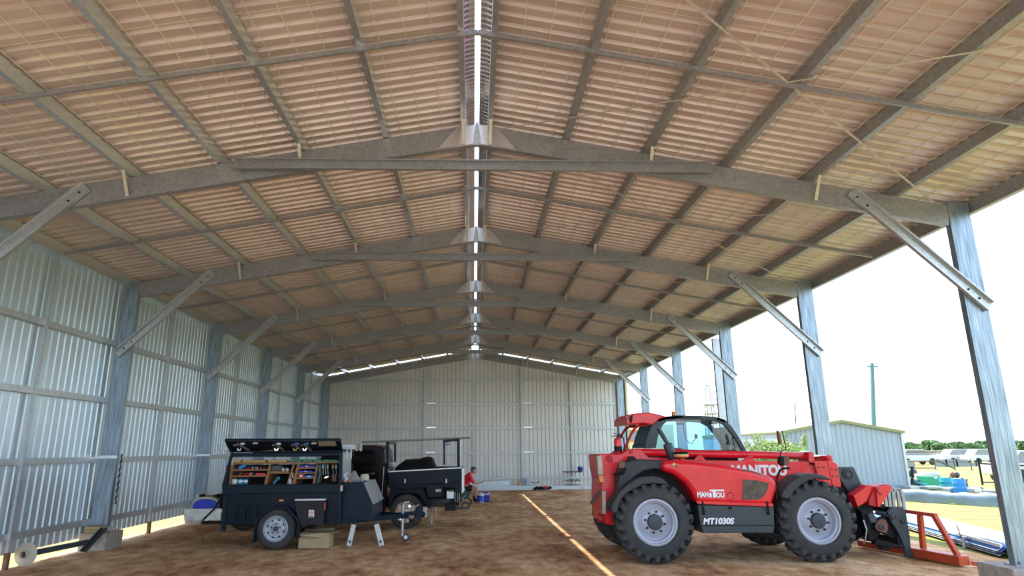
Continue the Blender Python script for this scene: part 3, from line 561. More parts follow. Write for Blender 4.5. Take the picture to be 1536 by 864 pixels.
# front mirror and lamp
mp = [at(1164.5, 722, 11.05), at(1166, 715, 11.05), at(1170, 705.5, 11.05), at(1174, 702.5, 11.05), at(1184.5, 702.5, 11.05)]
B().tube(mp, .018).build('lamp_arm', 'black', TH, smooth=True)
B().tube([at(1165, 749, 11.05), at(1165.3, 735, 11.05), at(1166.5, 722, 11.05)], .02).lathe([(.0, 0), (.03, 0), (.03, .02), (0, .02)], at(1165, 749, 11.05), (0, 0, 1), 10).build('mirror_post', 'black', TH)
P3('head_lamp', [(1171.5, 684.5), (1182, 683.5), (1184.2, 688), (1184, 697.5), (1175, 699), (1171, 695)], 10.98, 11.12, 'black', bevel=.015)
P3('lamp_lens', [(1176, 685), (1182.5, 684), (1184.4, 688), (1184.2, 697.5), (1176.5, 698)], 10.97, 10.985, 'brown', bevel=.004)
B().tube([at(1170.5, 700, 11.05), at(1170.3, 688, 11.05), at(1171, 676.5, 11.05), at(1178.5, 674.5, 11.05), at(1178.8, 671, 11.05), at(1175, 655, 11.05), at(1173.5, 646, 11.05)], .009).build('mirror_bracket', 'black', TH)
q = B(); mpx = [(1166.5, 645.5), (1168.5, 647), (1172, 655), (1173, 662), (1171.5, 667), (1169.5, 665.5), (1167.5, 656)]
q.pp(mpx, 10.98, 11.04); q.build('mirror', 'brown', TH, bevel=.006)
# fire extinguisher standing on the rear
pe = at(927.5, 680.2, 11.75); FE = thing('fire_extinguisher', 'red fire extinguisher standing on the rear deck of the red loader', 'extinguisher', pe)
B().lathe([(0, 0), (.062, 0), (.066, .01), (.066, .21), (.055, .245), (.02, .26), (0, .26)], pe, (0, 0, 1), 22).build('cylinder', 'red', FE, smooth=True)
B().lathe([(.0675, .03), (.0675, .12)], pe, (0, 0, 1), 22).build('label_band', 'black', FE, smooth=True, fix=False)
B().cyl(pe+V((0, 0, .255)), pe+V((0, 0, .30)), .018, n=10).beam(pe+V((-.10, 0, .285)), pe+V((.05, 0, .30)), .02, .012).beam(pe+V((-.07, 0, .335)), pe+V((.05, 0, .315)), .02, .01).build('valve_handle', 'black', FE)
B().tube([pe+V(k) for k in ((.02, 0, .30), (.07, 0, .30), (.105, 0, .24), (.11, 0, .12), (.09, 0, .02))], .012).build('hose', 'black', FE, smooth=True)
# ================================================================== ORANGE FLOOR FRAME
E0, E1_ = V((7.17, 10.45, 0)), V((6.82, 12.6, 0)); ed = (E1_-E0).normalized(); en = V((ed.y, -ed.x, 0))
OF = thing('lifting_frame', 'orange-red steel frame with a sloping brace lying on the floor in front of the loader', 'steel frame', (7.0, 11.2, 0))
B().beam(E0+en*.09+V((0, 0, .075)), E0+ed*.93+en*.09+V((0, 0, .075)), .19, .13).build('base_beam', 'orange', OF, bevel=.008)
B().beam(E0+ed*.93+en*.09+V((0, 0, .06)), E1_+en*.09+V((0, 0, .06)), .13, .10).build('base_beam', 'orange', OF, bevel=.008)
B().beam(E0+V((.2, .02, .04)), E0+V((.62, -.12, .04)), .09, .06).build('foot_bar', 'orange', OF, bevel=.005)
PP, QQ = (E0+en*.09), (E1_+en*.09)
def ap(u, v): return atp(u, v, PP, QQ)
tl, tr = ap(1352, 766), ap(1404, 773)
B().beam(tl, tr, .07, .055).build('top_rail', 'orange', OF, bevel=.005)
B().beam(ap(1380, 773), ap(1385, 823), .065, .075, up=(ed.x, ed.y, 0)).build('upright', 'orange', OF, bevel=.005)
B().beam(ap(1401, 773), ap(1437, 834), .065, .07, up=(ed.x, ed.y, 0)).build('brace', 'orange', OF, bevel=.005)
tag(B().beam(E0+V((.75, .02, .03)), E0+V((1.7, .55, .03)), .10, .04).build('timber_plank', 'brown', bevel=.004), 'brown timber plank on the ground between the orange frame and the nearest column', 'plank')
# ================================================================== THE TRAILER
TR = thing('tool_trailer', 'dark navy tradesman trailer with its side lid raised over timber tool shelves', 'trailer', (-3.5, 13.8, 0))
YT = 13.0
def T3(name, px, y0, y1, m, parent=None, bevel=.006, **k): return B().pp(px, y0, y1).build(name, m, parent or TR, bevel=bevel, **k)
tub = T3('body_tub', [(334, 739), (511, 737.5), (510, 787), (338, 787)], YT, 14.75, 'navy', bevel=.01)
T3('sill_panel', [(333, 727), (511, 726), (511, 738.5), (333, 741)], YT-.06, YT+.02, 'navy2', bevel=.008)
for v0, v1 in ((753.5, 755), (765.5, 767)): B().beam(at(337, v0+.5, YT-.008), at(509, v0-.6, YT-.008), .02, .018).build('body_swage', 'navy2', tub)
T3('corner_post', [(334, 740), (341, 740), (336.5, 797), (331, 796.5)], YT-.03, YT+.05, 'navy2')
T3('corner_post', [(508.5, 678), (513.5, 678), (510.5, 788), (506, 788)], YT-.03, YT+.05, 'navy2')
T3('slanted_post', [(346, 679), (349.5, 679), (337, 728), (333, 728)], YT-.02, YT+.04, 'navy2')
T3('slanted_post', [(346, 679), (349.5, 679), (337, 728), (333, 728)], 14.3, 14.36, 'navy2')
T3('top_rail', [(347, 679.5), (510, 679), (510, 683.5), (347, 685.5)], YT-.0, YT+.05, 'navy2')
px = [at(346, 678, YT), at(512, 678, YT)]
B().bb((px[0].x, YT, px[0].z-.01), (px[1].x, 14.4, px[0].z+.02)).build('canopy_roof', 'navy', TR, bevel=.006)
B().bb((px[0].x, 14.3, px[0].z-.10), (px[1].x, 14.36, px[0].z)).build('far_top_rail', 'navy', TR)
zz = [at(346, v, 14.3).z for v in (691, 727)]
B().bb((at(340, 700, 14.3).x, 14.28, zz[1]-.3), (px[1].x, 14.32, zz[0]-.08)).build('back_panel', 'blackin', TR)
q = B(); e0 = at(512, 678, YT); e1 = at(510.5, 787, YT)
q.add([(e0.x, YT, e0.z), (e0.x, 13.95, e0.z), (e0.x, 14.2, e1.z), (e0.x, YT, e1.z), (e0.x+.02, YT, e0.z), (e0.x+.02, 13.95, e0.z), (e0.x+.02, 14.2, e1.z), (e0.x+.02, YT, e1.z)], [(0, 1, 2, 3), (7, 6, 5, 4), (0, 4, 5, 1), (1, 5, 6, 2), (2, 6, 7, 3), (3, 7, 4, 0)]); q.build('end_panel', 'alu', TR)
# raised lid
L0 = [V((px[0].x-.02, YT+.02, px[0].z+.02)), V((px[1].x+.02, YT+.02, px[0].z+.02))]; zo = at(337, 660, 12.45).z
lid = B(); lo = [V((at(337, 660, 12.45).x, 12.45, zo)), V((at(511, 659.5, 12.45).x, 12.45, at(511, 659.5, 12.45).z))]
lid.prism([L0[0], L0[1], lo[1], lo[0]], (0, .008, .025)); ld = lid.build('lid', 'navy', TR)
def under(u, v):       # a place just under the lid
    n = (lo[0]-L0[0]).cross(L0[1]-L0[0]).normalized(); d = ray(u, v); return O + d*(n.dot(L0[0]-O)/n.dot(d)) - d.normalized()*.03
B().beam(lo[0]+V((0, .02, -.012)), lo[1]+V((0, .02, -.012)), .04, .03).beam(lo[0]+V((.02, .02, -.01)), L0[0]+V((.02, 0, -.01)), .04, .03).beam(lo[1]+V((-.02, .02, -.01)), L0[1]+V((-.02, 0, -.01)), .04, .03).build('lid_frame', 'navy2', ld)
q = B().prism([under(477, 662), under(503, 662), under(505, 669), (under(478, 669))], (0, 0, .01)); q.build('inner_label_plate', 'cream', ld)
for u in (383, 471): B().box(under(u, 664.5), (.09, .03, .04)).build('lid_latch', 'cream', ld, bevel=.005)
for i, (u0, w_) in enumerate(((351, 22), (409, 16), (438, 13), (452, 14))):
    c = under(u0+w_*.45, 671); t = thing('clamp', ['large silver clamp hanging at the left end under the trailer lid', 'silver clamp second from the left under the trailer lid', 'brass coloured clamp third from the left under the trailer lid', 'blue and brass clamp hanging rightmost under the trailer lid'][i], 'clamp', c, 'clamps hung under the trailer lid')
    B().tube([under(u0, 668), under(u0+w_*.3, 666), under(u0+w_*.6, 670), under(u0+w_, 675)], .02).build('frame', 'alu', t)
    B().lathe([(.02, 0), (.04, 0), (.04, .02), (.02, .02), (.02, 0)], under(u0+w_*.35, 673), (0, 1, 0), 12).build('handle', 'chrome' if i != 2 else 'yellow', t)
    B().box(under(u0+w_*.6, 665.5), (.07, .03, .03)).build('jaw', 'alu' if i < 2 else 'blue2', t)
tag(B().tube([under(375, 678), under(415, 675)], .008).build('long_rod', 'wood'), 'thin rod lying between the clamps under the trailer lid', 'rod')
# wheel with fender
def road_wheel(parent, c, R, W, rr, rimm, s=1, holes=8):
    o = V(c); ax = V((0, s, 0))
    w_ = B().lathe([(rr, .02), (rr+.02, 0), (R-.06, -.004), (R-.02, .02), (R, .045), (R, W-.045), (R-.02, W-.02), (R-.06, W), (rr, W)], o, ax, 40).build('wheel', 'rubber', parent, smooth=True)
    B().lathe([(rr+.003, .018), (rr-.01, .01), (rr-.02, .02), (rr-.03, .05), (rr*.78, .055), (rr*.70, .035), (rr*.45, .03), (rr*.40, .05), (0, .05)], o, ax, 36).build('rim', rimm, w_, smooth=True)
    B().lathe([(.045, .05), (.045, .0), (.035, -.012), (0, -.015)], o, ax, 16).build('hub_cap', 'hub', w_, smooth=True)
    return w_
WX = at(412.5, 797, 12.87); tw = road_wheel(TR, (WX.x, 12.87, .352), .352, .20, .222, 'rim')
for i in range(8):
    a = 2*math.pi*i/8+.3; r0, r1, h = .125, .165, .17; cc = V((WX.x, 12.9, .352))
    q = B().prism([cc+V((math.sin(a+d)*r, 0, math.cos(a+d)*r)) for r, d in ((r0, 0), (r1, -h), (r1, h))], (0, .006, 0)); q.build('rim_hole', 'blackin', tw)
for i in range(5):
    a = 2*math.pi*i/5; B().cyl((WX.x+.075*math.sin(a), 12.87, .352+.075*math.cos(a)), (WX.x+.075*math.sin(a), 12.91, .352+.075*math.cos(a)), .011, n=6).build('wheel_nut', 'hub', tw)
road_wheel(TR, (WX.x, 14.85, .352), .352, .20, .222, 'rim', -1)
B().cyl((WX.x, 13.0, .35), (WX.x, 14.8, .35), .03).build('axle', 'black', TR)
fo = [(377.5, 815), (379.5, 797), (383.5, 778.6), (406.5, 760.5), (430.7, 760.5), (445.5, 777), (448.5, 787)]; fi = [(446, 787), (443, 778.5), (429.7, 763.5), (407.5, 763.5), (386, 780.5), (382, 797), (380, 815)]
T3('mudguard', fo+fi, 12.80, 13.0, 'navy2')
T3('mudflap', [(445, 787), (449, 787), (447, 808), (444, 808)], 12.84, 13.02, 'black')
T3('tool_locker', [(442.5, 750), (487, 749), (487, 757), (484.5, 787), (450, 787), (445, 772)], 12.86, YT, 'blackin', bevel=.006)
T3('locker_lid', [(442, 748.7), (488, 748), (488, 750.5), (442, 751)], 12.85, YT, 'alu', bevel=.002)
T3('reflector', [(486.5, 754), (488.3, 754), (488, 765), (486.3, 765)], 12.85, 12.87, 'redp', bevel=0)
T3('side_marker', [(418.6, 749.4), (425, 749.4), (425, 752.2), (418.6, 752.2)], YT-.03, YT, 'amber', bevel=.003)
sg = T3('warning_sign', [(463, 765), (471, 765), (471, 776), (463, 776)], 12.852, 12.858, 'white', bevel=0)
c = at(467, 769, 12.848); B().lathe([(.025, 0), (.036, 0), (.036, .003), (.025, .003), (.025, 0)], c, (0, 1, 0), 18).beam(c+V((-.022, 0, .022)), c+V((.022, 0, -.022)), .006, .008).build('prohibition_ring', 'redp', sg)
B().beam(c+V((-.018, .002, 0)), c+V((.018, .002, 0)), .004, .008).build('symbol', 'black', sg)
B().bb(at(463.8, 775.3, 12.846), at(470, 773.8, 12.85)).build('sign_lettering', 'black', sg)
T3('latch', [(510.5, 728), (513.8, 728), (513.5, 737), (510.3, 737)], 12.93, 12.98, 'cream')
B().tube([at(353, 783, YT-.02), at(355, 760, YT-.03), at(388, 758, YT-.03), at(385, 783, YT-.02)], .010).beam(at(368, 761, YT-.02), at(366, 783, YT-.02), .05, .03).beam(at(375, 761, YT-.02), at(372, 780, YT-.02), .04, .02).build('side_bracket', 'navy2', TR)
for y in (YT+.05, 14.65): B().beam((at(333, 790, YT).x+.05, y, .455), (-2.25, y, .455), .05, .09).build('chassis_rail', 'navy2', TR, bevel=.004)
CP = V((-1.30, 13.9, .47))
for y in (YT+.05, 14.65): B().beam((-2.3, y, .46), CP+V((0, -.05 if y < 14 else .05, 0)), .05, .085).build('drawbar', 'navy2', TR, bevel=.004)
B().beam(CP+V((-.05, 0, .04)), CP+V((.28, 0, .03)), .09, .07).ball(CP+V((.30, 0, .02)), .05).build('coupling', 'navy2', TR, bevel=.006)
B().tube([CP+V((.02, 0, .06)), CP+V((.10, 0, .14)), CP+V((.22, 0, .20))], .014).build('coupling_handle', 'alu', TR)
pts = [CP+V((.0, .02, -.03)), CP+V((.08, .0, -.14)), CP+V((.17, 0, -.19)), CP+V((.25, 0, -.12)), CP+V((.28, 0, -.02))]
B().tube(pts, .009).build('safety_chain', 'black', TR)
jb = at(603.5, 808, 13.9); B().cyl((jb.x, 13.86, .10), (jb.x, 13.86, .66), .026, n=14).tube([(jb.x, 13.86, .66), (jb.x, 13.86, .70), (jb.x+.08, 13.86, .72)], .01).build('jockey_post', 'alu', TR, smooth=True)
B().box((jb.x+.02, 13.86, .47), (.12, .08, .08)).build('jockey_clamp', 'black', TR, bevel=.01)
B().beam((jb.x, 13.86, .13), (jb.x+.07, 13.86, .07), .05, .02).build('jockey_fork', 'alu', TR)
jw = B().lathe([(.03, 0), (.06, 0), (.075, .01), (.075, .04), (.06, .05), (.03, .05)], (jb.x+.07, 13.835, .077), (0, 1, 0), 20).build('jockey_wheel', 'hub', TR, smooth=True)
B().lathe([(.0, -.002), (.035, -.002), (.035, .05), (0, .05)], (jb.x+.07, 13.835, .077), (0, 1, 0), 16).build('wheel_centre', 'white', jw)
for u0, u1 in ((531, 524), (564.5, 573)):
    for y in (13.25,):
        a = at(u0, 786, 13.25); b_ = at(u1, 808, 13.25); a.y = b_.y = y; b_.z = .004; g_ = B().beam(a, b_, .06, .09, up=(1, 0, 0)).build('stabiliser_leg', 'alu', TR, bevel=.006)
        d = (a-b_).normalized(); B().box(b_+d*.08+V((0, -.033, 0)), (.03, .006, .045)).build('leg_slot', 'black', g_)
# front box
fb = [(512, 724), (544.5, 724), (558.5, 757), (558, 781), (511, 781)]
bx = T3('front_box', fb, 13.12, 14.55, 'navy2', bevel=.008)
pf = [at(u, v, 13.12) for u, v in fb]
B().add([pf[1]+V((.006, .03, 0)), pf[2]+V((.006, .03, 0)), pf[2]+V((.006, 1.38, 0)), pf[1]+V((.006, 1.38, 0)), pf[1]+V((.03, .03, .01)), pf[2]+V((.03, .03, .01)), pf[2]+V((.03, 1.38, .01)), pf[1]+V((.03, 1.38, .01))], [(0, 1, 2, 3), (7, 6, 5, 4), (0, 4, 5, 1), (1, 5, 6, 2), (2, 6, 7, 3), (3, 7, 4, 0)]).build('sloping_door', 'greyc', bx)
B().box(pf[2]+V((.03, .5, .03)), (.05, .14, .04)).build('door_handle', 'chrome', bx, bevel=.006)
ztop = pf[0].z
# roof-top duct and end hoop
pr = at(430, 665, 13.9); za = at(340, 667, 13.9); zb_ = at(535, 666, 13.9); rz = px[0].z+.02
sd_ = tag(B().beam((za.x-.12, 13.95, rz+.065), (zb_.x, 13.95, rz+.065), .10, .10).build('steel_duct', 'alu', bevel=.004), 'long grey square duct lying along the trailer roof', 'duct')
for u in (535.5, 541):
    tag(B().box((at(u, 665, 13.95).x, 13.95, rz+.055), (.05, .13, .12)).box((at(u+1, 665, 13.95).x, 13.9, rz+.06), (.03, .03, .16)).build('duct_bracket', 'cream', bevel=.008), 'cream end bracket at the right end of the grey duct, ' + ('nearer the trailer lid' if u < 540 else 'outermost above the ute cab'), 'bracket')
B().tube([(e0.x+.05, 13.3, e0.z-.12), (e0.x+.05, 13.3, e0.z+.03), (e0.x+.09, 13.3, e0.z+.07), (e0.x+.13, 13.3, e0.z+.03), (e0.x+.13, 13.3, e0.z-.12)], .014).build('hose_hoop', 'white2', TR, smooth=True)
# shelving
def sh(name, px_, y0, y1, m='wood', parent=None): return T3(name, px_, y0, y1, m, parent, bevel=.003)
SHV = thing('shelf_unit', 'brown timber shelving fitted inside the open trailer', 'shelves', at(425, 727, 13.3))
for px_ in ([(349, 693.5), (510, 692), (510, 695), (349, 696.5)], [(346, 704), (402, 703.5), (402, 705.8), (346, 706.6)], [(345, 713.4), (400, 712.8), (400, 715), (345, 716)], [(403, 706.8), (433, 707), (433, 710.5), (403, 710.5)], [(447, 701), (475, 700.5), (474, 703), (447, 703.6)], [(446, 709), (473, 708.6), (473, 710.6), (446, 711.2)], [(444.5, 716.3), (471, 715.8), (470, 718), (444.5, 718.8)]):
    sh('shelf', px_, 13.25, 13.8, parent=SHV)
for px_ in ([(346, 697), (350.5, 697), (345.5, 727), (343.5, 727)], [(403.5, 696.5), (406, 697), (404, 712), (400, 726.5), (395.5, 726.5), (400.5, 710)], [(439, 697), (441.5, 697), (433.5, 726.5), (429.5, 726.5)], [(446, 696.5), (449, 697), (446, 710), (443, 726.5), (437.5, 726.5)], [(474.5, 697), (477.5, 697), (474, 712), (472.5, 726.5), (468.5, 726.5)]):
    sh('divider', px_, 13.25, 13.8, parent=SHV)
sh('floor_board', [(340, 727), (510, 726), (510, 728), (340, 729)], 13.1, 14.2, 'blackin', SHV)
def item(name, lab, cat, px_, y0, y1, m, grp=None, bev=.008): return tag(B().pp(px_, y0, y1).build(name, m, bevel=bev), lab, cat, grp)
def rct(u0, v0, u1, v1): return [(u0, v0), (u1, v0), (u1, v1), (u0, v1)]
labs = ['leftmost', 'second', 'third', 'fourth', 'last']
for i, (a, b_) in enumerate(((350.2, 361), (363, 378), (378.8, 398), (402, 415), (415.6, 430))): item('parts_bin', f'yellow-brown parts bin, {labs[i]} from the left on the top trailer shelf', 'bin', rct(a, 690+.3*(i % 2), b_, 693.6), 13.27, 13.45, 'yellow', 'yellow bins on the top trailer shelf')
for i, (a, b_) in enumerate(((438, 452), (453.5, 468), (469.5, 483), (484.5, 506))): item('parts_bin', f'dark green parts bin, {labs[i] if i < 3 else "rightmost"} of the green ones on the top trailer shelf', 'bin', rct(a, 689.5, b_, 692.4), 13.27, 13.45, 'green', 'green bins on the top trailer shelf')
item('drill_case', 'bright blue power tool on the upper left trailer shelf', 'tool', [(357, 704.3), (358, 700), (361, 697.5), (368.5, 697), (368, 701), (363, 702), (361, 704.5)], 13.3, 13.45, 'blue2')
for i, (u, m, n_) in enumerate(((352.5, 'brown', 'brown'), (372.5, 'redd', 'dark red'), (378.5, 'alu', 'silver'), (385, 'chrome', 'bright chrome'), (391, 'redp', 'red'), (397, 'hub', 'dark blue-black'))):
    t = thing('hand_tool', f'{n_} hand tool standing on the upper left trailer shelf', 'tool', at(u, 703.8, 13.35), 'hand tools on the upper left shelf')
    B().box(at(u, 701.8, 13.35), (.05, .06, .05)).build('body', m, t, bevel=.01); B().tube([at(u-1.5, 703, 13.3), at(u, 699, 13.32), at(u+2.2, 697.5, 13.32)], .010).build('handle', 'black', t)
item('red_case', 'flat red plastic case on the middle left trailer shelf', 'case', rct(383, 709.4, 398, 713), 13.27, 13.5, 'redp')
for i, (u, m, n_) in enumerate(((352, 'grey', 'grey'), (361, 'brown', 'rusty brown'), (369, 'redd', 'dark red'), (376, 'skin', 'pinkish'))):
    q = B().ball(at(u, 711, 13.35), (.045, .06, .028), 8, 6).tube([at(u-2, 711, 13.3), at(u+3, 709.5, 13.3)], .012); tag(q.build('glove' if i == 3 else 'pliers', m, smooth=True), f'{n_} ' + ('work glove' if i == 3 else 'pair of pliers') + ' on the middle left trailer shelf', 'glove' if i == 3 else 'pliers')
for i, (a, b_, m, n_) in enumerate(((347.3, 355.8, 'white2', 'white paint tin at the lower left of the trailer'), (357, 364.5, 'teal', 'blue-green tin beside the white one in the trailer'), (365, 371.5, 'blue2', 'blue tin right of the blue-green one in the trailer'))):
    p0, p1 = at(a, 726, 13.35), at(b_, 726, 13.35); zt = at(a, 718.3, 13.35).z; r = (p1.x-p0.x)/2; t = thing('paint_tin', n_, 'tin', (p0+p1)/2)
    B().lathe([(0, 0), (r, 0), (r, zt-p0.z), (r*.9, zt-p0.z), (0, zt-p0.z-.005)], (p0+p1)/2, (0, 0, 1), 16).build('can', m, t, smooth=True)
    B().lathe([(r*1.02, (zt-p0.z)*.35), (r*1.02, (zt-p0.z)*.75)], (p0+p1)/2, (0, 0, 1), 16).build('paper_label', 'white', t, fix=False)
item('power_tool', 'dark folded cloth bag in the middle compartment of the trailer', 'bag', [(406, 706.6), (407, 700), (412, 698), (424, 699), (426, 706.6)], 13.3, 13.6, 'grey')
for u, n_ in ((425, 'left'), (431, 'right')): tag(B().lathe([(.012, 0), (.03, 0), (.03, .02), (.012, .02), (.012, 0)], at(u, 704.5, 13.28), (0, 1, 0), 14).lathe([(.0, 0), (.012, 0), (.012, .02), (0, .02)], at(u, 704.5, 13.28), (0, 1, 0), 10).build('tape_roll', 'cream'), f'{n_} one of two pale tape rolls in the middle trailer compartment', 'tape')
q = B().tube([at(410, 726, 13.3), at(413, 722, 13.3), at(417, 719, 13.3)], .02).ball(at(417.5, 717.5, 13.3), .035, 10, 8); tag(q.build('spray_gun', 'teal', smooth=True), 'teal spray gun on the trailer floor below the middle shelf', 'tool')
item('white_bottle', 'white bottle between the two slanted timber dividers in the trailer', 'bottle', [(432.5, 726), (433, 719), (434.5, 717.5), (436.5, 719), (436.5, 726)], 13.2, 13.27, 'white2')
item('spirit_level', 'cream upright strip leaning between the two middle dividers', 'level', [(437, 717), (438, 709), (440, 709), (439.5, 717)], 13.25, 13.3, 'cream')
for i, (a, b_, v0, v1, m, n_) in enumerate(((448, 472, 698.2, 700.8, 'blue', 'topmost blue tool case on the right trailer shelves'), (447.5, 469, 706, 708.6, 'blue', 'blue tool case on the second right trailer shelf'), (447, 456, 711.4, 716.2, 'redp', 'small red box on the lower right trailer shelf'), (457, 470, 713, 716, 'blue2', 'pale blue case on the lower right trailer shelf'))):
    t = thing('tool_case', n_, 'case', at((a+b_)/2, v1, 13.4)); T3('case_body', rct(a, v0, b_, v1), 13.28, 13.6, m, t); T3('catch', rct((a+b_)/2-1.5, v0+.6, (a+b_)/2+1.5, v1-.6), 13.265, 13.28, 'alu', t, bevel=0)
for i, (u, m, n_) in enumerate(((480, 'teal', 'teal'), (484.5, 'alu', 'silver'), (488, 'blue2', 'blue'), (491.5, 'yellow', 'yellow-green left'), (499.3, 'yellow', 'yellow-green right'), (504, 'alu', 'long silver'))):
    t = thing('hanging_tool', f'{n_} handled tool hanging at the right end inside the trailer', 'tool', at(u, 702, 13.4)); B().tube([at(u, 696.8, 13.4), at(u, 702.5, 13.4)], .018).build('grip', m, t, smooth=True); B().tube([at(u, 702, 13.4), at(u+.6, 712, 13.4)], .006).build('shaft', 'alu', t)
item('timber_box', 'small brown box standing at the right end inside the trailer', 'box', rct(497.5, 711.5, 504.5, 722.5), 13.3, 13.5, 'brown')
item('silver_tool', 'small silver tool lying low in the right end of the trailer', 'tool', [(485, 717), (488, 714.5), (493, 713.5), (493, 715.5), (489, 718)], 13.3, 13.34, 'chrome', bev=.004)
tag(B().tube([at(476, 698, 13.35), at(479, 703, 13.35), at(480.5, 712, 13.35), at(478, 719, 13.35), at(477, 725, 13.35)], .014).build('cable_coil', 'teal'), 'teal hose hanging beside the right timber divider', 'hose')
# things on the front box
q = B(); q.lathe([(.15, 0), (.145, .01), (.02, .20), (.0, .205)], (at(529.5, 722, 13.3).x, 13.40, ztop), (0, 0, 1), 20); tag(q.build('plastic_funnel', 'alu', smooth=True), 'grey upturned funnel on the trailer front box', 'funnel')
hc = V((at(544, 722, 13.4).x, 13.62, ztop)); t = thing('straw_hat', 'straw hat resting on the trailer front box', 'hat', hc)
B().lathe([(0, .13), (.06, .135), (.085, .10), (.09, .02)], hc, (0, 0, 1), 18).build('crown', 'cream', t, smooth=True, fix=False); B().lathe([(.088, .02), (.12, .012), (.16, .025), (.165, .02)], hc, (0, 0, 1), 18).build('brim', 'cream', t, smooth=True, fix=False)
q = B()
for i in range(7): q.ball(V((at(519, 722, 13.2).x+random.uniform(-.03, .03), 13.2+random.uniform(-.04, .06), ztop+.03+i*.022)), (.035, .04, .03), 8, 6)
tag(q.build('crumpled_cloth', 'white2', smooth=True), 'crumpled white rag at the left of the trailer front box', 'cloth')
q = B()
for i in range(5): q.ball(V((at(534+i*2.2, 722, 13.2).x, 13.18+.02*(i % 2), ztop+.025)), (.03, .045, .03), 8, 6)
tag(q.build('crumpled_cloth', 'blue2' if False else 'foil', smooth=True), 'pale blue rag in front of the straw hat', 'cloth')
tag(B().ball(V((at(516.5, 722, 13.2).x, 13.18, ztop+.022)), (.05, .05, .022), 10, 6).build('red_rag', 'redp', smooth=True), 'small red rag on the front box corner', 'cloth')
tag(B().box((at(525.5, 722, 13.2).x, 13.17, ztop+.03), (.07, .06, .06)).build('small_box', 'wood', bevel=.01), 'small brown packet between red rag and funnel', 'packet')
# rear platform with compressor
RPp = [at(275, 763.5, 13.1), at(332, 762.5, 13.1), at(331, 780, 13.1), at(276.5, 781.5, 13.1)]
B().prism(RPp, (0, .03, 0)).build('tail_tray_side', 'alu', TR, bevel=.004)
B().bb((RPp[3].x, 13.13, RPp[3].z), (RPp[2].x+.1, 14.5, RPp[3].z+.03)).build('tail_tray_floor', 'alu', TR)
B().beam((RPp[3].x+.25, 13.3, RPp[3].z-.05), (-4.4, 13.3, RPp[3].z-.04), .08, .05).build('tray_bearer', 'black', TR)
for u in (286, 310): c = at(u, 778.5, 13.09); B().lathe([(.018, 0), (.032, 0), (.032, .02), (.018, .02), (.018, 0)], c, (0, 1, 0), 14).build('lashing_ring', 'chrome', TR)
c = at(308, 765, 13.5); cmp_ = thing('portable_compressor', 'blue-fronted cream machine carried on the trailer tail tray', 'compressor', c)
bl = [at(u, v, 13.25) for u, v in ((288, 766), (288.5, 758), (292, 752.5), (298, 749.5), (308, 748.6), (318, 749.5), (324, 753), (326, 758), (326, 766))]
B().prism(bl, (0, .05, 0)).build('blue_cover', 'blue', cmp_, bevel=.02, seg=3)
cr = [at(u, v, 13.3) for u, v in ((286.5, 766), (287, 756), (291, 749.5), (296, 746), (308, 745.3), (320, 746), (326, 750), (328, 757), (328, 766))]
B().prism(cr, (0, .55, 0)).build('housing', 'cream', cmp_, bevel=.03, seg=3)
for u0, u1, v in ((294, 298, 742), (299.5, 303.5, 741.5), (309, 321, 743), (322.5, 326, 741.5)): B().prism([at(u0, v, 13.4), at(u1, v, 13.4), at(u1, 747, 13.4), at(u0, 747, 13.4)], (0, .15, 0)).build('top_fitting', 'brown' if u0 == 309 else ('cream' if u0 < 295 else 'black'), cmp_, bevel=.004)
item('equipment_box', 'black box wedged between compressor and trailer body', 'box', [(328.5, 740.5), (333, 741), (332, 763), (328.5, 763)], 13.3, 13.6, 'black')
tag(B().tube([at(331, 748, 13.08), at(322, 762, 13.05), at(303, 781, 13.06)], .014, 6).build('tie_strap', 'black'), 'black strap crossing the front of the tail tray', 'strap')
tag(B().tube([at(301, 782, 13.1), at(301, 792, 13.1), at(302.5, 804, 13.12), gd(305, 814)+V((0, 0, .005))], .006, 6).build('cord', 'brown'), 'thin cord hanging from the tail tray to the ground', 'cord')
B().lathe([(.0, 0), (.22, 0), (.29, .02), (.31, .08), (.29, .15), (0, .17)], (at(362, 795, 13.9).x, 13.9, .33), (0, 0, 1), 28).build('spare_wheel', 'rubber', TR, smooth=True)
# cardboard box
cb = gd(447, 823); ce = gd(495.5, 821); t = thing('cardboard_box', 'brown cardboard box on the dirt beside the trailer wheel', 'box', (cb+ce)/2+V((0, .2, 0)))
hgt = .26; w0 = (ce.x-cb.x)
B().bb((cb.x, cb.y, .002), (ce.x, cb.y+.38, hgt)).build('carton', 'card', t, bevel=.004)
B().prism([V((cb.x, cb.y-.01, hgt)), V((ce.x-.1, cb.y-.01, hgt)), V((ce.x-.12, cb.y-.05, hgt-.07)), V((cb.x+.25, cb.y-.05, hgt-.08)), V((cb.x+.02, cb.y-.12, hgt-.02))], (0, .004, .006)).build('flap', 'card', t)
B().prism([V((ce.x, cb.y, hgt)), V((ce.x, cb.y+.38, hgt)), V((ce.x+.17, cb.y+.36, hgt+.02)), V((ce.x+.17, cb.y+.02, hgt+.0))], (0, 0, .006)).build('flap', 'card', t)
B().prism([V((cb.x, cb.y+.38, hgt)), V((ce.x, cb.y+.38, hgt)), V((ce.x, cb.y+.45, hgt+.05)), V((cb.x, cb.y+.5, hgt+.03))], (0, .006, 0)).build('flap', 'card', t)
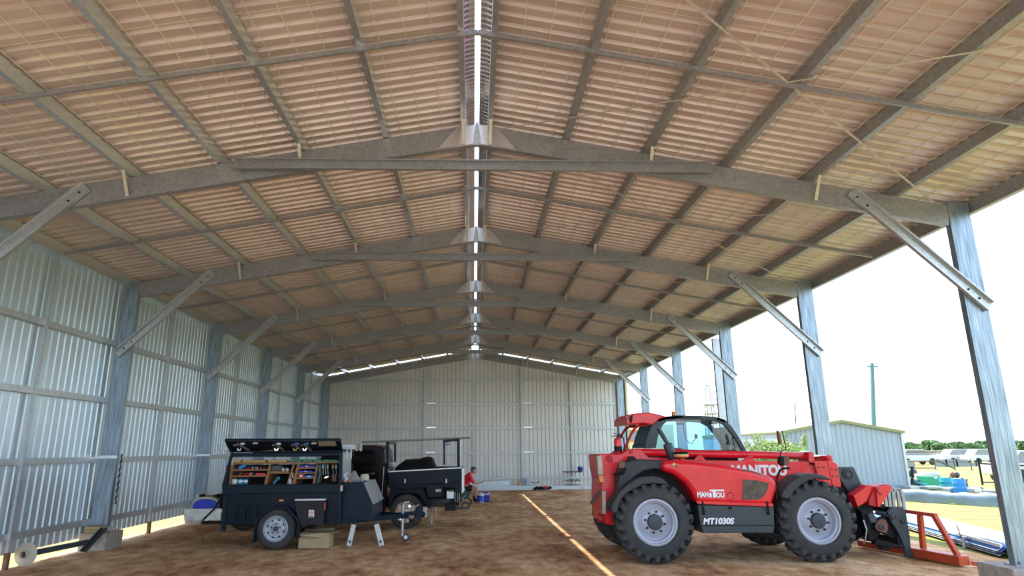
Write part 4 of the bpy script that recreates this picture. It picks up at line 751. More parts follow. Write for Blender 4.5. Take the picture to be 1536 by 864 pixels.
# ================================================================== THE UTE
UT = thing('utility_truck', 'black tray-back ute parked behind the dark trailer, chrome rear wheel showing', 'ute', (-2.6, 16.8, 0)); YU = 15.9
def U3(name, px_, y0, y1, m, parent=None, bevel=.01, **k): return B().pp(px_, y0, y1).build(name, m, parent or UT, bevel=bevel, **k)
cab = [(440, 768), (440, 706), (470, 700), (490, 676), (505, 669.5), (530, 667.5), (560, 667.5), (572, 669.5), (576, 676), (579, 700), (580, 745), (577, 769)]
cb_ = U3('cab', cab, 15.98, 17.62, 'utep', bevel=.035, seg=3)
U3('roof_edge', [(500, 670), (530, 667), (560, 667), (573, 669), (573, 670.5), (560, 668.8), (530, 668.8), (503, 671)], 15.99, 17.5, 'brown', cb_, bevel=.004)
U3('side_window', [(523, 675.5), (556, 674), (562, 677), (564, 685), (562.5, 697), (524, 701.5)], 15.965, 15.99, 'glassd', cb_, bevel=.006)
U3('side_window', [(488, 680), (497, 676.5), (519, 676), (519, 702), (480, 703)], 15.965, 15.99, 'glassd', cb_, bevel=.006)
U3('door_seam', [(568, 676), (568.8, 676), (571, 700), (569.5, 745), (566, 766), (565.3, 766), (568.6, 745), (570, 700)], 15.97, 15.985, 'blackin', cb_, bevel=0)
U3('door_handle', [(550, 710.3), (561, 708.8), (561.8, 710.6), (558, 711.8), (551, 712)], 15.93, 15.98, 'chrome', cb_, bevel=.006)
B().beam(at(571, 767, 15.97), at(576, 700, 15.97), .01, .014, up=(1, 0, 0)).build('rear_pillar_trim', 'alu', cb_)
for y, s in ((YU+.02, 1), (17.58, -1)):
    for u in (608.5, 365):
        c = V((at(u, 768, YU).x, y, .372)); ww = road_wheel(UT, c, .372, .24, .235, 'chrome', s)
        if s > 0 and u > 500:
            ww.children[0].data.materials.clear(); ww.children[0].data.materials.append(MT['black'])
            for i in range(6):
                a = 2*math.pi*i/6+.1; d = V((math.sin(a), 0, math.cos(a))); e = V((d.z, 0, -d.x))
                B().prism([c+d*.04+e*.035, c+d*.21+e*.055, c+d*.225, c+d*.21-e*.055, c+d*.04-e*.035], (0, .02, 0)).build('spoke', 'chrome', ww, bevel=.006)
            B().lathe([(.205, .01), (.232, .0), (.236, .02), (.205, .03), (.205, .01)], c, (0, 1, 0), 32).build('rim_ring', 'chrome', ww, smooth=True); B().lathe([(.07, -.005), (.05, -.02), (0, -.022)], c, (0, 1, 0), 16).build('centre_cap', 'alu', ww, smooth=True)
B().bb((-4.4, 16.35, .45), (-.35, 17.15, .62)).build('chassis', 'black', UT, bevel=.02)
tray = [(582.5, 708), (693, 701.8), (693, 723), (583.5, 728.5)]
sb_ = U3('drop_side', tray, YU, YU+.05, 'navy', bevel=.004)
for f in (.33, .66): B().beam(at(583, 708+21*f, YU-.006), at(693, 702+21.5*f, YU-.006), .012, .022).build('side_swage', 'navy2', sb_)
B().beam(at(582.5, 707.5, YU-.01), at(693, 701.5, YU-.01), .06, .025).build('top_capping', 'alu', sb_)
for u in (607.5, 669.5): U3('latch', [(u-.8, 718.5), (u+.8, 718.5), (u+.8, 724.5), (u-.8, 724.5)], YU-.02, YU, 'alu', sb_, bevel=0)
zt = at(693, 702, YU).z; zf = at(693, 723, YU).z; xe = at(693, 702, YU).x; xs0 = at(583, 708, YU).x
B().bb((xs0, 17.55, zf), (xe, 17.6, zt)).build('drop_side', 'navy', UT); B().bb((xe-.05, YU+.05, zf), (xe, 17.55, zt)).build('tailgate', 'navy2', UT)
B().bb((xs0, YU+.05, zf-.05), (xe, 17.55, zf)).build('tray_floor', 'black', UT)
U3('end_plate', [(692.5, 703), (696.5, 702), (696.5, 737), (692.5, 741)], YU, YU+.04, 'alu', bevel=.003)
B().bb((xs0, YU+.04, zf-.12), (xe-.02, 17.5, zf-.04)).build('tray_subframe', 'black', UT)
U3('guard_panel', [(584, 733), (632, 729.5), (636, 735), (646, 761), (643, 763), (630, 742), (620, 739.5), (598, 740.5), (590, 746), (585, 765), (583, 765)], YU+.04, YU+.10, 'black', bevel=.004)
B().tube([at(594, 731, YU), at(597, 734, YU), at(631, 732.5, YU), at(645.5, 761, YU)], .014).build('tie_rail', 'navy2', UT)
U3('under_box', [(637, 727), (665, 726), (665, 746), (642, 747)], YU+.02, YU+.45, 'navy', bevel=.01)
U3('side_lamp', [(653.5, 734), (661.5, 733.5), (661.5, 737.6), (653.5, 738)], YU, YU+.02, 'cream', bevel=.003)
U3('rear_panel', [(681, 724), (693, 723), (693, 740), (683, 739)], YU+.01, YU+.05, 'navy', bevel=.004)
U3('hanging_box', [(670, 735.5), (680.8, 735), (680.8, 748), (670, 748.2)], YU+.0, YU+.18, 'alu', bevel=.006)
B().tube([at(668, 731, YU-.02), at(671, 736, YU-.03), at(679, 737, YU-.03), at(683, 732.5, YU-.02)], .012).build('tray_handle', 'black', UT)
c = at(656, 755, 16.5); B().lathe([(.0, 0), (.2, 0), (.33, .03), (.36, .10), (.33, .18), (0, .2)], (c.x, 16.5, c.z-.06), (0, 0, 1), 28).build('spare_wheel', 'rubber', UT, smooth=True)
B().bb((at(668, 756, 16.4).x, 16.2, .36), (at(684, 756, 16.4).x, 17.2, .52)).build('tow_bar', 'black', UT, bevel=.015)
B().beam((at(676, 758, 16.6).x, 16.6, .38), (.0-.12, 16.6, .38), .06, .06).ball((-.12, 16.6, .44), .03).tube([(-.3, 16.6, .4), (-.25, 16.6, .5), (-.05, 16.6, .48)], .014).build('tow_hitch', 'hub', UT)
for u in (683, 686.5, 689.5): B().tube([at(u, 738, YU+.1), at(u-.5, 753, YU+.1)], .008).build('support_rod', 'alu', UT)
B().tube([at(692, 750, YU+.1), at(699.5, 742, YU+.1)], .01).build('support_rod', 'alu', UT)
U3('dark_backing', [(586, 729), (692, 724), (692, 752), (668, 755), (586, 755)], 16.42, 16.50, 'blackin', bevel=0)  # dark backing sheet added so the recess under the tray looks shaded black
U3('mud_flap', [(634.5, 760), (640.8, 761), (640, 776), (634.5, 775)], YU+.08, YU+.12, 'white2', bevel=.003)
for u, y in ((647.2, 15.6), (653.3, 16.4)):
    v1 = 786 if u < 650 else 776.5; p1 = gd(u, v1); B().cyl((p1.x, p1.y, 0), (p1.x, p1.y, at(u, 760, p1.y).z), .016, n=10).build('prop_leg', 'white2', UT)
# racks
def hoop(u0, u1, v0, v1, y, m='navy'): 
    r = .03; return U3('rack_post', rct(u0, v0, u1, v1), y, y+.06, m, bevel=.012)
hoop(579, 583.5, 663, 704, YU+.02); hoop(591, 594, 664, 694, 17.45); hoop(685.5, 689.5, 658.5, 701, YU+.02); hoop(665, 667.5, 660.5, 697, 17.45); hoop(689.2, 692.3, 659.5, 700.5, YU+.18, 'alu')
for (ua, va), (ub, vb) in (((581.5, 664.5), (592.5, 664.8)), ((687.5, 659.8), (666.3, 661.2))):
    B().beam(at(ua, va, YU+.05), at(ub, vb, 17.48), .06, .06).build('rack_bar', 'navy', UT, bevel=.012)
for i in range(8):
    v = 694.5+i*1.35; B().beam(at(582, v+.6, YU+.05), (at(594, v, 17.4).x, 17.4, at(582, v+.6, YU+.05).z), .02, .018).build('grille_slat', 'alu', UT)
P0 = at(543, 663.4, 16.7); P1 = at(705, 656.6, 16.7); tag(B().cyl(P0, P1, .022, n=10).build('conduit_pole', 'greyc', smooth=True), 'long thin grey pole resting across the ute rack tops', 'pole')
tag(B().lathe([(.03, 0), (.045, 0), (.045, .02), (.03, .02), (.03, 0)], at(672, 665, 16.9), (0, 1, 0), 14).tube([at(668.5, 655.5, 16.9), at(669, 660, 16.9), at(670, 668, 16.9), at(674, 667, 16.9)], .01).build('strap_ratchet', 'blue'), 'blue ratchet strap dangling from the rear ute rack', 'ratchet')
# tarp load
q = B(); n_, m_ = 26, 12; vs_ = []; topv = [(595, 700), (602, 694), (610, 689), (622, 688), (634, 687.8), (642, 685.5), (647, 686.5), (651, 690), (653.5, 697), (656, 700)]
tx = [(at(u, v, 16.6)) for u, v in topv]
def hprof(x):
    for a, b_ in zip(tx[:-1], tx[1:]):
        if a.x <= x <= b_.x: return a.z+(b_.z-a.z)*(x-a.x)/(b_.x-a.x)
    return tx[0].z
zb0 = at(600, 704, 16.6).z-.12
for j in range(m_+1):
    for i in range(n_+1):
        x = tx[0].x+(tx[-1].x-tx[0].x)*i/n_; yy = 16.1+1.1*j/m_; s_ = math.sin(math.pi*j/m_)**.45
        vs_.append((x, yy, zb0+(hprof(x)-zb0)*s_+.03*noise.noise(V((x*7, yy*7, 0)))*s_))
q.add(vs_, [(j*(n_+1)+i, j*(n_+1)+i+1, (j+1)*(n_+1)+i+1, (j+1)*(n_+1)+i) for j in range(m_) for i in range(n_)]); tag(q.build('tarpaulin', 'tarp', smooth='all', fix=False), 'crumpled black tarpaulin over a load on the ute tray', 'tarpaulin')
# ================================================================== SEATED PERSON
def skin_mesh(name, pts, edges, m, parent, root=0, sub=2):
    me = bpy.data.meshes.new(name); c = V(pts[0][:3]); me.from_pydata([V(p[:3])-c for p in pts], edges, []); o = bpy.data.objects.new(name, me); C.objects.link(o)
    sk = o.modifiers.new('s', 'SKIN'); sk.use_smooth_shade = True; ss = o.modifiers.new('d', 'SUBSURF'); ss.levels = ss.render_levels = sub
    for i, p in enumerate(pts): me.skin_vertices[0].data[i].radius = (p[3], p[4] if len(p) > 4 else p[3]); me.skin_vertices[0].data[i].use_root = (i == root)
    dg = bpy.context.evaluated_depsgraph_get(); nm = bpy.data.meshes.new_from_object(o.evaluated_get(dg)); bpy.data.objects.remove(o)
    nm.name = name; nm.materials.clear(); nm.materials.append(MT[m])
    for p in nm.polygons: p.use_smooth = True
    r = bpy.data.objects.new(name, nm); C.objects.link(r); WO[r] = c; r.parent = parent; r.location = c-WO[parent]; return r
PX0, PYY = -.27, 24.05
PE = thing('person', 'person in a red shirt, dark cap and black shorts sitting on a green folding stool', 'person', (PX0+.1, PYY, 0))
X = lambda dx, dy, z: (PX0+dx, PYY+dy, z)
def limb(*r): return r
pts = [X(0, 0, .45)+(.13, .10), X(-.01, 0, .62)+(.13, .11), X(.03, 0, .76)+(.15, .12), X(.12, 0, .87)+(.13, .09), X(.19, 0, .93)+(.055,), X(.22, 0, .985)+(.05,)]
ed_ = [(0, 1), (1, 2), (2, 3), (3, 4), (4, 5)]
for s in (-1, 1):
    k = len(pts); pts += [X(.10, s*.17, .86)+(.06,), X(.20, s*.21, .66)+(.048,), X(.32, s*.19, .58)+(.04,), X(.47, s*.10, .61)+(.032,)]; ed_ += [(3, k), (k, k+1), (k+1, k+2), (k+2, k+3)]
    k = len(pts); pts += [X(.06, s*.10, .44)+(.09,), X(.37, s*.13, .45)+(.068,), X(.33, s*.13, .24)+(.055,), X(.27, s*.13, .08)+(.04,)]; ed_ += [(0, k), (k, k+1), (k+1, k+2), (k+2, k+3)]
body = skin_mesh('body', pts, ed_, 'skin', PE)
# head with face
hd_ = B().ball(X(.265, 0, 1.02), (.092, .075, .115), 18, 14).ball(X(.30, 0, .975), (.06, .055, .07), 12, 10); hd_.prism([X(.345, -.012, 1.03), X(.345, .012, 1.03), X(.375, .012, 1.0), X(.375, -.012, 1.0)], (-.03, 0, -.012)); h_ = hd_.build('head', 'skin', PE, smooth='all')
for s in (-1, 1):
    B().ball(X(.343, s*.03, 1.03), (.012, .014, .009), 8, 6).build('eye', 'hub', h_); B().ball(X(.255, s*.075, 1.01), (.022, .012, .03), 8, 6).build('ear', 'skin', h_, smooth='all')
B().box(X(.352, 0, .965), (.012, .045, .008)).build('mouth', 'redd', h_)
B().ball(X(.24, 0, 1.02), (.088, .081, .10), 14, 10).build('hair', 'hair', PE, smooth='all')
cp = B(); n_ = 16
cp.lathe([(0, .07), (.05, .062), (.085, .03), (.093, -.01)], X(.25, 0, 1.075), (0, 0, 1), 20); cp.prism([X(.31, -.07, 1.075), X(.40, -.05, 1.07), X(.415, 0, 1.068), X(.40, .05, 1.07), X(.31, .07, 1.075)], (0, 0, .01)); cp.build('cap', 'hub', PE, smooth=True)
# clothes over the body
pts = [X(-.0, 0, .46)+(.165, .145), X(-.02, 0, .62)+(.175, .15), X(.02, 0, .77)+(.19, .155), X(.105, 0, .88)+(.14, .115), X(.175, 0, .915)+(.07, .07)]; ed_ = [(0, 1), (1, 2), (2, 3), (3, 4)]
for s in (-1, 1):
    k = len(pts); pts += [X(.10, s*.175, .86)+(.078,), X(.20, s*.215, .665)+(.066,), X(.27, s*.20, .61)+(.055,)]; ed_ += [(3, k), (k, k+1), (k+1, k+2)]
skin_mesh('shirt', pts, ed_, 'shirt', PE)
pts = [X(0, 0, .46)+(.145, .12), X(.0, 0, .50)+(.14, .12)]; ed_ = [(0, 1)]
for s in (-1, 1):
    k = len(pts); pts += [X(.08, s*.10, .445)+(.105,), X(.26, s*.125, .455)+(.09,)]; ed_ += [(0, k), (k, k+1)]
skin_mesh('shorts', pts, ed_, 'shorts', PE)
for s in (-1, 1):
    skin_mesh('boot', [X(.27, s*.13, .20)+(.05,), X(.265, s*.13, .07)+(.052,), X(.30, s*.13, .045)+(.045,), X(.40, s*.14, .038)+(.038,)], [(0, 1), (1, 2), (2, 3)], 'black', PE)
    hb = V(X(.47, s*.10, .61)); B().ball(hb+V((.035, -s*.01, .0)), (.045, .035, .018), 10, 6).build('palm', 'skin', PE, smooth='all')
    for j in range(4):
        L_ = (.05, .058, .054, .042)[j]; a0 = hb+V((.065, -s*(.035-.018*j)-s*.0, .0)); skin_mesh('finger', [tuple(a0)+(.009,), tuple(a0+V((L_*.6, -s*.01, .012)))+(.008,), tuple(a0+V((L_*.8, -s*.03, .03)))+(.007,)], [(0, 1), (1, 2)], 'skin', PE, sub=1)
    a0 = hb+V((.03, -s*.035, .01)); skin_mesh('thumb', [tuple(a0)+(.010,), tuple(a0+V((.03, -s*.015, .022)))+(.009,), tuple(a0+V((.05, -s*.02, .028)))+(.008,)], [(0, 1), (1, 2)], 'skin', PE, sub=1)
tag(B().box(V(X(.56, 0, .645)), (.12, .07, .012), Matrix.Rotation(-.5, 3, 'Y')).build('phone', 'black', bevel=.004), 'small dark phone held in the seated person\'s hands', 'phone')
CH = thing('folding_stool', 'green canvas folding stool under the seated person', 'stool', (PX0, PYY, 0))
B().box((PX0-.02, PYY, .325), (.36, .42, .04)).build('seat', 'chairg', CH, bevel=.015); B().box((PX0-.19, PYY, .46), (.03, .42, .22)).build('back_sling', 'chairg', CH, bevel=.012)
B().prism([(PX0-.18, PYY-.22, .30), (PX0+.14, PYY-.22, .30), (PX0+.06, PYY-.22, .10), (PX0-.14, PYY-.22, .08)], (0, .02, 0)).build('side_bag', 'chairg', CH, bevel=.01)
for s in (-1, 1):
    B().tube([(PX0-.2, PYY+s*.2, .0), (PX0+.16, PYY+s*.2, .32)], .012).build('leg', 'black', CH); B().tube([(PX0+.2, PYY+s*.2, 0), (PX0-.19, PYY+s*.2, .33), (PX0-.20, PYY+s*.2, .57)], .012).build('leg', 'black', CH)
jc = gd(720.5, 754); t = thing('water_jug', 'round blue and white insulated water jug beside the seated person\'s boots', 'jug', jc)
B().lathe([(0, 0), (.115, 0), (.125, .03), (0, .03)], jc, (0, 0, 1), 24).build('base', 'white2', t, smooth=True); B().lathe([(.12, .03), (.122, .05), (.122, .215), (.115, .225)], jc, (0, 0, 1), 24).build('body', 'blue', t, smooth=True, fix=False)
B().lathe([(.12, .222), (.12, .255), (.10, .285), (.06, .295), (.06, .315), (0, .32)], jc, (0, 0, 1), 24).build('lid', 'white2', t, smooth=True); B().cyl(jc+V((0, -.12, .06)), jc+V((0, -.16, .06)), .014).build('tap', 'white2', t)
jc = gd(728, 753)+V((0, .15, 0)); t = thing('cool_box', 'blue and white cool box behind the water jug', 'cool box', jc)
B().box(jc+V((0, 0, .12)), (.30, .26, .20)).box(jc+V((0, 0, .015)), (.26, .24, .03)).build('body', 'blue', t, bevel=.015); B().box(jc+V((0, 0, .245)), (.31, .27, .06)).build('lid', 'white2', t, bevel=.015); B().box(jc+V((0, -.01, .295)), (.22, .18, .04)).build('lid_top', 'blue', t, bevel=.015)
B().tube([jc+V((-.16, 0, .22)), jc+V((-.17, -.05, .30)), jc+V((.17, -.05, .30)), jc+V((.16, 0, .22))], .01).build('handle', 'white2', t)
# ================================================================== STORES ALONG THE END WALL
def flat(name, lab, u0, u1, y0, y1, z0, z1, m, cat='sheet'):
    a = at(u0, 732, y0).x; b_ = at(u1, 732, y0).x; return tag(B().bb((a, y0, z0), (b_, y1, z1)).build(name, m, bevel=.004), lab, cat)
flat('flashing_pack', 'long pale steel flashing lying in front of the end wall, nearest the viewer', 702, 836, 30.5, 30.72, .0, .08, 'flash', 'flashing')
flat('flashing_pack', 'wide pale steel flashing pack behind the nearest one at the end wall', 680, 872, 30.8, 31.1, .0, .16, 'flash', 'flashing')
flat('flashing_pack', 'grey steel flashing running right of the table to behind the loader', 874, 940, 30.75, 31.3, .0, .14, 'flash', 'flashing')
flat('flashing_pack', 'long silver flashing on the left pack behind the cool box', 705, 757, 31.12, 31.35, .0, .34, 'flash', 'flashing')
def bx_(name, lab, u0, v0, u1, v1, y0, dy, m, cat='box', bev=.01):
    a, b_ = at(u0, v1, y0), at(u1, v0, y0); return tag(B().bb((a.x, y0, a.z), (b_.x, y0+dy, b_.z)).build(name, m, bevel=bev), lab, cat)
bx_('clear_tub', 'pale translucent storage tub against the end wall', 745, 720.5, 764, 729.5, 31.36, .15, 'wall', 'tub')
bx_('cloth_bag', 'small white bag perched on the lowest girt of the end wall', 743, 713.5, 749, 715.5, 31.6, .06, 'white2', 'bag')
bx_('cardboard_carton', 'white carton with blue print standing at the end wall', 785, 716, 792.5, 730, 31.0, .2, 'white2'); 
for i, v in enumerate((719, 722.5, 726)): bx_('blue_box', ['uppermost', 'middle', 'lowest'][i]+' small blue pack in front of the white carton', 786.5, v, 790, v+2, 30.96, .04, 'blue2', 'pack', 0)
bx_('green_bottle', 'yellow-green container left of the white carton', 780.2, 723, 784, 729.5, 31.0, .1, 'yellow', 'container'); bx_('tin', 'small yellow box right of the white carton', 793.5, 728, 797.5, 730.3, 30.9, .1, 'yellow')
bx_('tin', 'small yellow packet left of the cartons on the flashing', 775, 728, 778.5, 730, 30.9, .1, 'yellow', 'packet')
bx_('carton', 'light box leaning behind the white carton', 792.6, 715.5, 795, 729, 31.2, .2, 'white2')
bx_('white_tub', 'pale blue-white tub between cartons and tool bag', 800, 724, 808, 730, 30.9, .3, 'white2', 'tub'); tag(B().tube([at(796, 722.5, 30.9), at(801, 724.5, 30.9), at(810, 723, 30.9)], .015).build('black_hose', 'black'), 'short black hose on the pale tub at the end wall', 'hose')
bx_('timber_offcut', 'orange-brown timber plank on the flashing in front of the end wall', 809, 728, 840.5, 730, 30.95, .12, 'wood', 'plank', .004)
q = B(); qc = gd(815, 733.6)
for i in range(9): q.ball((at(803+i*2.8, 732, 30.4).x, 30.4+.04*(i % 3), .06+.05*math.sin(i*1.7)**2), (.08, .07, .06), 8, 6)
tag(q.build('tool_bag', 'black', smooth='all'), 'low black bundle of harness gear on the flashing, end wall', 'bag')
tag(B().box(at(818, 731, 30.35), (.25, .1, .1)).build('red_harness', 'redd', bevel=.03), 'dark red pouch on top of the black harness bundle', 'pouch')
TB = thing('work_table', 'narrow metal folding table standing against the end wall', 'table', (at(859, 731, 30.9).x, 31.0, 0)); tz = at(859, 707.5, 30.9).z; xa, xb = at(845.5, 707, 30.8).x, at(873.5, 707, 30.8).x
B().bb((xa, 30.8, tz-.03), (xb, 31.3, tz+.01)).build('table_top', 'brown', TB, bevel=.006)
for x in (xa+.08, xb-.08):
    for y in (30.84, 31.26): B().beam((x, y, .0), (x, y, tz-.03), .035, .035).build('leg', 'grey', TB)
for z in (.18, .36): B().bb((xa+.08, 30.84, z*tz/.75-.01), (xb-.08, 31.26, z*tz/.75+.01)).build('lower_rack', 'grey', TB)
c = V((at(870.5, 706, 31.05).x, 31.05, tz+.01)); t = thing('blue_bucket', 'blue drum with white lid standing on the folding table', 'bucket', c); B().lathe([(0, 0), (.105, 0), (.11, .01), (.115, .19), (0, .19)], c, (0, 0, 1), 20).build('body', 'blue', t, smooth=True); B().lathe([(0, .19), (.115, .19), (.11, .22), (.05, .235), (0, .26)], c, (0, 0, 1), 20).build('lid', 'white2', t, smooth=True)
for i, (u, m) in enumerate(((855, 'green'), (860, 'card'), (866, 'foil'))): tag(B().box((at(u, 722, 31.0).x, 31.0, .40*tz/.75+.0), (.10, .12, .07)).build('rack_item', m, bevel=.01), ['small green packet', 'brown carton', 'silver packet'][i]+' on the upper rack below the table top', 'packet')
# ================================================================== LEFT WALL FOOT
c = gd(45, 850)+V((0, 0, .0)); a0 = V((-6.95, 11.35, .17)); a1 = V((-6.88, 12.95, .15)); t = thing('flanged_pipe', 'dark steel pipe with a white round flange lying along the left wall', 'pipe', (a0.x, a0.y, 0)); d = (a1-a0).normalized()
B().cyl(a0, a1, .045, n=18).build('pipe', 'hub', t, smooth=True); B().lathe([(.05, 0), (.16, 0), (.175, .01), (.175, .02), (.05, .05), (.05, 0)], a0, d, 32).build('flange', 'cream', t, smooth=True)
B().lathe([(.05, -.05), (.06, -.05), (.06, .0), (.05, 0), (.05, -.05)], a0, d, 20).build('socket', 'cream', t)
for i in range(2): tag(B().box((-6.90, 13.22, .28+.028+i*.058), (.30-.04*i, .22, .052)).build('timber_block', 'wood' if False else 'card', bevel=.004), ['lower', 'upper'][i]+' pale timber block on the second left footing', 'block')
a, b_ = V((-6.74, 12.62, .03)), V((-6.66, 13.06, .36)); tag(B().csec(a, b_, .10, .05, (0, -1, .5)).build('channel_offcut', 'grey', fix=False), 'short dark steel channel leaning on the second left footing', 'channel')
q = None
for i in range(5):
    cc = V((-6.60+.055*i, 13.52, .32)); o_ = B().lathe([(.018, -.03), (.045, -.03), (.045, .03), (.018, .03), (.018, -.03)], cc, (1, .3, 0), 14).build('coil_turn', 'strap') if False else None
q = B(); hp = [V((-6.80+.045*i/8, 13.28, .33))+V((0, math.cos(i*math.pi/4)*.045, math.sin(i*math.pi/4)*.045)) for i in range(41)]; tag(B().tube(hp, .009, 6).build('spring_coil', 'strap', smooth='all'), 'pale coil spring lying on the second left footing', 'spring')
q = B(); hp = []
for i in range(30): f = i/29; hp.append(at(176.5-8*f+2.2*math.sin(i*1.9), 697+66*f, 13.5))
tag(B().tube([V((-6.735+.012*math.sin(i*2.1), 13.47, .75+i*.043)) for i in range(22)], [.012+.012*(i % 3 == 0) for i in range(22)], 6).build('hanging_rope', 'brown' if False else 'grey'), 'frayed dark rope hanging beside the second left column', 'rope')
# ================================================================== OUTSIDE ON THE RIGHT
# blue roofing sheets on the ground
BS = thing('roofing_stack', 'stack of long blue-white ribbed roofing sheets lying on the ground beyond the orange frame', 'sheet stack', (9.8, 15.0, 0))
q0, q1 = V((8.35, 11.2, 0)), V((10.6, 20.5, 0)); dd = (q1-q0).normalized(); nn = V((dd.y, -dd.x, 0))
for k in range(6):
    q = B(); ps = []; n_ = 6
    for i in range(n_*2+1):
        h = .05 if i % 2 else 0
        for e in (q0, q1): ps.append(e + nn*(i*.08+.015*(k % 2)) + V((0, 0, .03+k*.016+h)) + dd*(.05*(k % 3)))
    q.add(ps, [(2*i, 2*i+1, 2*i+3, 2*i+2) for i in range(n_*2)]); q.build('roofing_sheet', 'bluesheet' if k % 2 else 'alu', BS, fix=False)
q = None
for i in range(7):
    e = nn*(.05+i*.135)+V((0, 0, .18)); B().beam(q0+e+dd*(.1*(i % 3)), q1+e, .035, .045).build('rib_glint_strip', 'flash', BS)  # added pale strips standing in for light reflected off the sheet ribs
for f in (.1, .5, .9): p = q0+(q1-q0)*f; B().beam(p+V((0, 0, .015)), p+nn*.95+V((0, 0, .015)), .09, .03).build('timber_bearer', 'wood', BS)
# foil wrapped bundle
f0, f1 = gd(1285, 747)+V((0, .6, 0)), gd(1540, 764)+V((0, .6, 0)); q = B(); ps = []; n_ = 50; m_ = 9
for i in range(n_+1):
    c = f0+(f1-f0)*(i/n_)
    for j in range(m_+1):
        a = math.pi*(j/m_); wv = .04*noise.noise(V((i*.35, j*.4, 1)))
        ps.append(c+V((0, -math.cos(a)*.28+wv*2*(abs(math.cos(a))), .36*math.sin(a)**.6*(1+.05*math.sin(i*.3))+wv)))
q.add(ps, [(i*(m_+1)+j, i*(m_+1)+j+1, (i+1)*(m_+1)+j+1, (i+1)*(m_+1)+j) for i in range(n_) for j in range(m_)])
tag(q.build('wrapped_bundle', 'foil', smooth='all', fix=False), 'long low silver-blue wrapped bundle lying across the yard', 'bundle')
# small tap and stake
g0 = gd(1447, 822); t = thing('garden_tap', 'small grey tap fitting with a thin stake on the sheets beside the yard edge', 'tap', g0)
B().cyl(g0, g0+V((0, 0, .17)), .03, n=10).box(g0+V((.06, 0, .17)), (.16, .05, .05)).build('fitting', 'alu', t, bevel=.008); B().ball(g0+V((.14, 0, .15)), .045, 10, 8).build('outlet', 'brown', t); B().cyl(g0+V((0, .02, .1)), g0+V((-.06, .02, .38)), .008, n=6).build('stake', 'brown', t)
# white shed with olive trim
SH = thing('garden_shed', 'pale corrugated gabled shed with olive roof trim outside the open side', 'shed', (15.7, 28.7, 0))
x0, x1, ya, yb = 12.95, 18.12, 28.7, 36; ze, za_ = 2.33, 2.80; xm = 15.55
q = B(); n_ = 96; ps = []
for i in range(n_+1):
    x = x0+(x1-x0)*i/n_; zt_ = ze+(za_-ze)*(1-abs(x-xm)/(xm-x0 if x < xm else x1-xm)); ph = i % 4; ps += [(x, ya-(.03 if ph in (0,) else 0), 0), (x, ya-(.03 if ph in (0,) else 0), zt_)]
q.add(ps, [(2*i, 2*i+1, 2*i+3, 2*i+2) for i in range(n_)]); q.build('front_cladding', 'shedw', SH, fix=False)
for x in (x0, x1): B().bb((x-.02, ya, 0), (x+.02, yb, ze)).build('side_wall', 'shedw', SH)
B().bb((x0, yb-.04, 0), (x1, yb, ze)).build('rear_wall', 'shedw', SH)
for xa, xb in ((x0-.08, xm), (x1+.08, xm)):
    B().prism([(xa, ya-.12, ze-.01), (xb, ya-.12, za_), (xb, ya-.12, za_+.06), (xa, ya-.12, ze+.05)], (0, yb-ya+.2, 0)).build('roof_slope', 'trimg', SH); B().beam((xa, ya-.14, ze), (xb, ya-.14, za_), .03, .12).build('barge_trim', 'trimg', SH)
for x in (x0+.02, x1-.02): B().box((x, ya-.03, ze/2), (.10, .05, ze)).build('corner_trim', 'shedw' if x < 15 else 'alu', SH)
# long low building left of it
LB = thing('low_building', 'long low pale building with an olive fascia behind the green bush', 'building', (12, 37.5, 0)); zl = at(1140, 654.5, 38).z
B().bb((at(1108, 660, 38).x, 38, 0), (at(1190, 660, 38).x+1, 44, zl)).build('wall', 'shedw', LB); B().bb((at(1107, 660, 38).x, 37.9, zl), (at(1190, 660, 38).x+1, 44, zl+.16)).build('fascia', 'trimg', LB)
# cream building behind the loader cab
CB = thing('cream_building', 'cream clad building with an orange-framed window behind the loader cab', 'building', (9, 40, 0)); yc = 40
a, b_ = at(934, 640, yc), at(1000, 640, yc); zt_ = at(950, 637, yc).z
B().bb((a.x-3, yc, 0), (b_.x+.4, yc+5, zt_)).build('wall', 'creamw', CB)
for i in range(6): x = a.x+.3+i*.42; B().bb((x, yc-.02, 0), (x+.03, yc, zt_)).build('wall_batten', 'creamw', CB)
w_ = B()
wa, wb = at(943.5, 646, yc-.05), at(959, 661.5, yc-.05)
for (p, r_) in (((wa.x, wa.z), (wb.x, wa.z)), ((wb.x, wa.z), (wb.x, wb.z)), ((wb.x, wb.z), (wa.x, wb.z)), ((wa.x, wb.z), (wa.x, wa.z))): w_.beam((p[0], yc-.05, p[1]), (r_[0], yc-.05, r_[1]), .08, .08)
wf = w_.build('window_frame', 'fw', CB); B().bb((wa.x, yc-.04, wb.z), (wb.x, yc-.02, wa.z)).build('window_pane', 'greyc', wf)
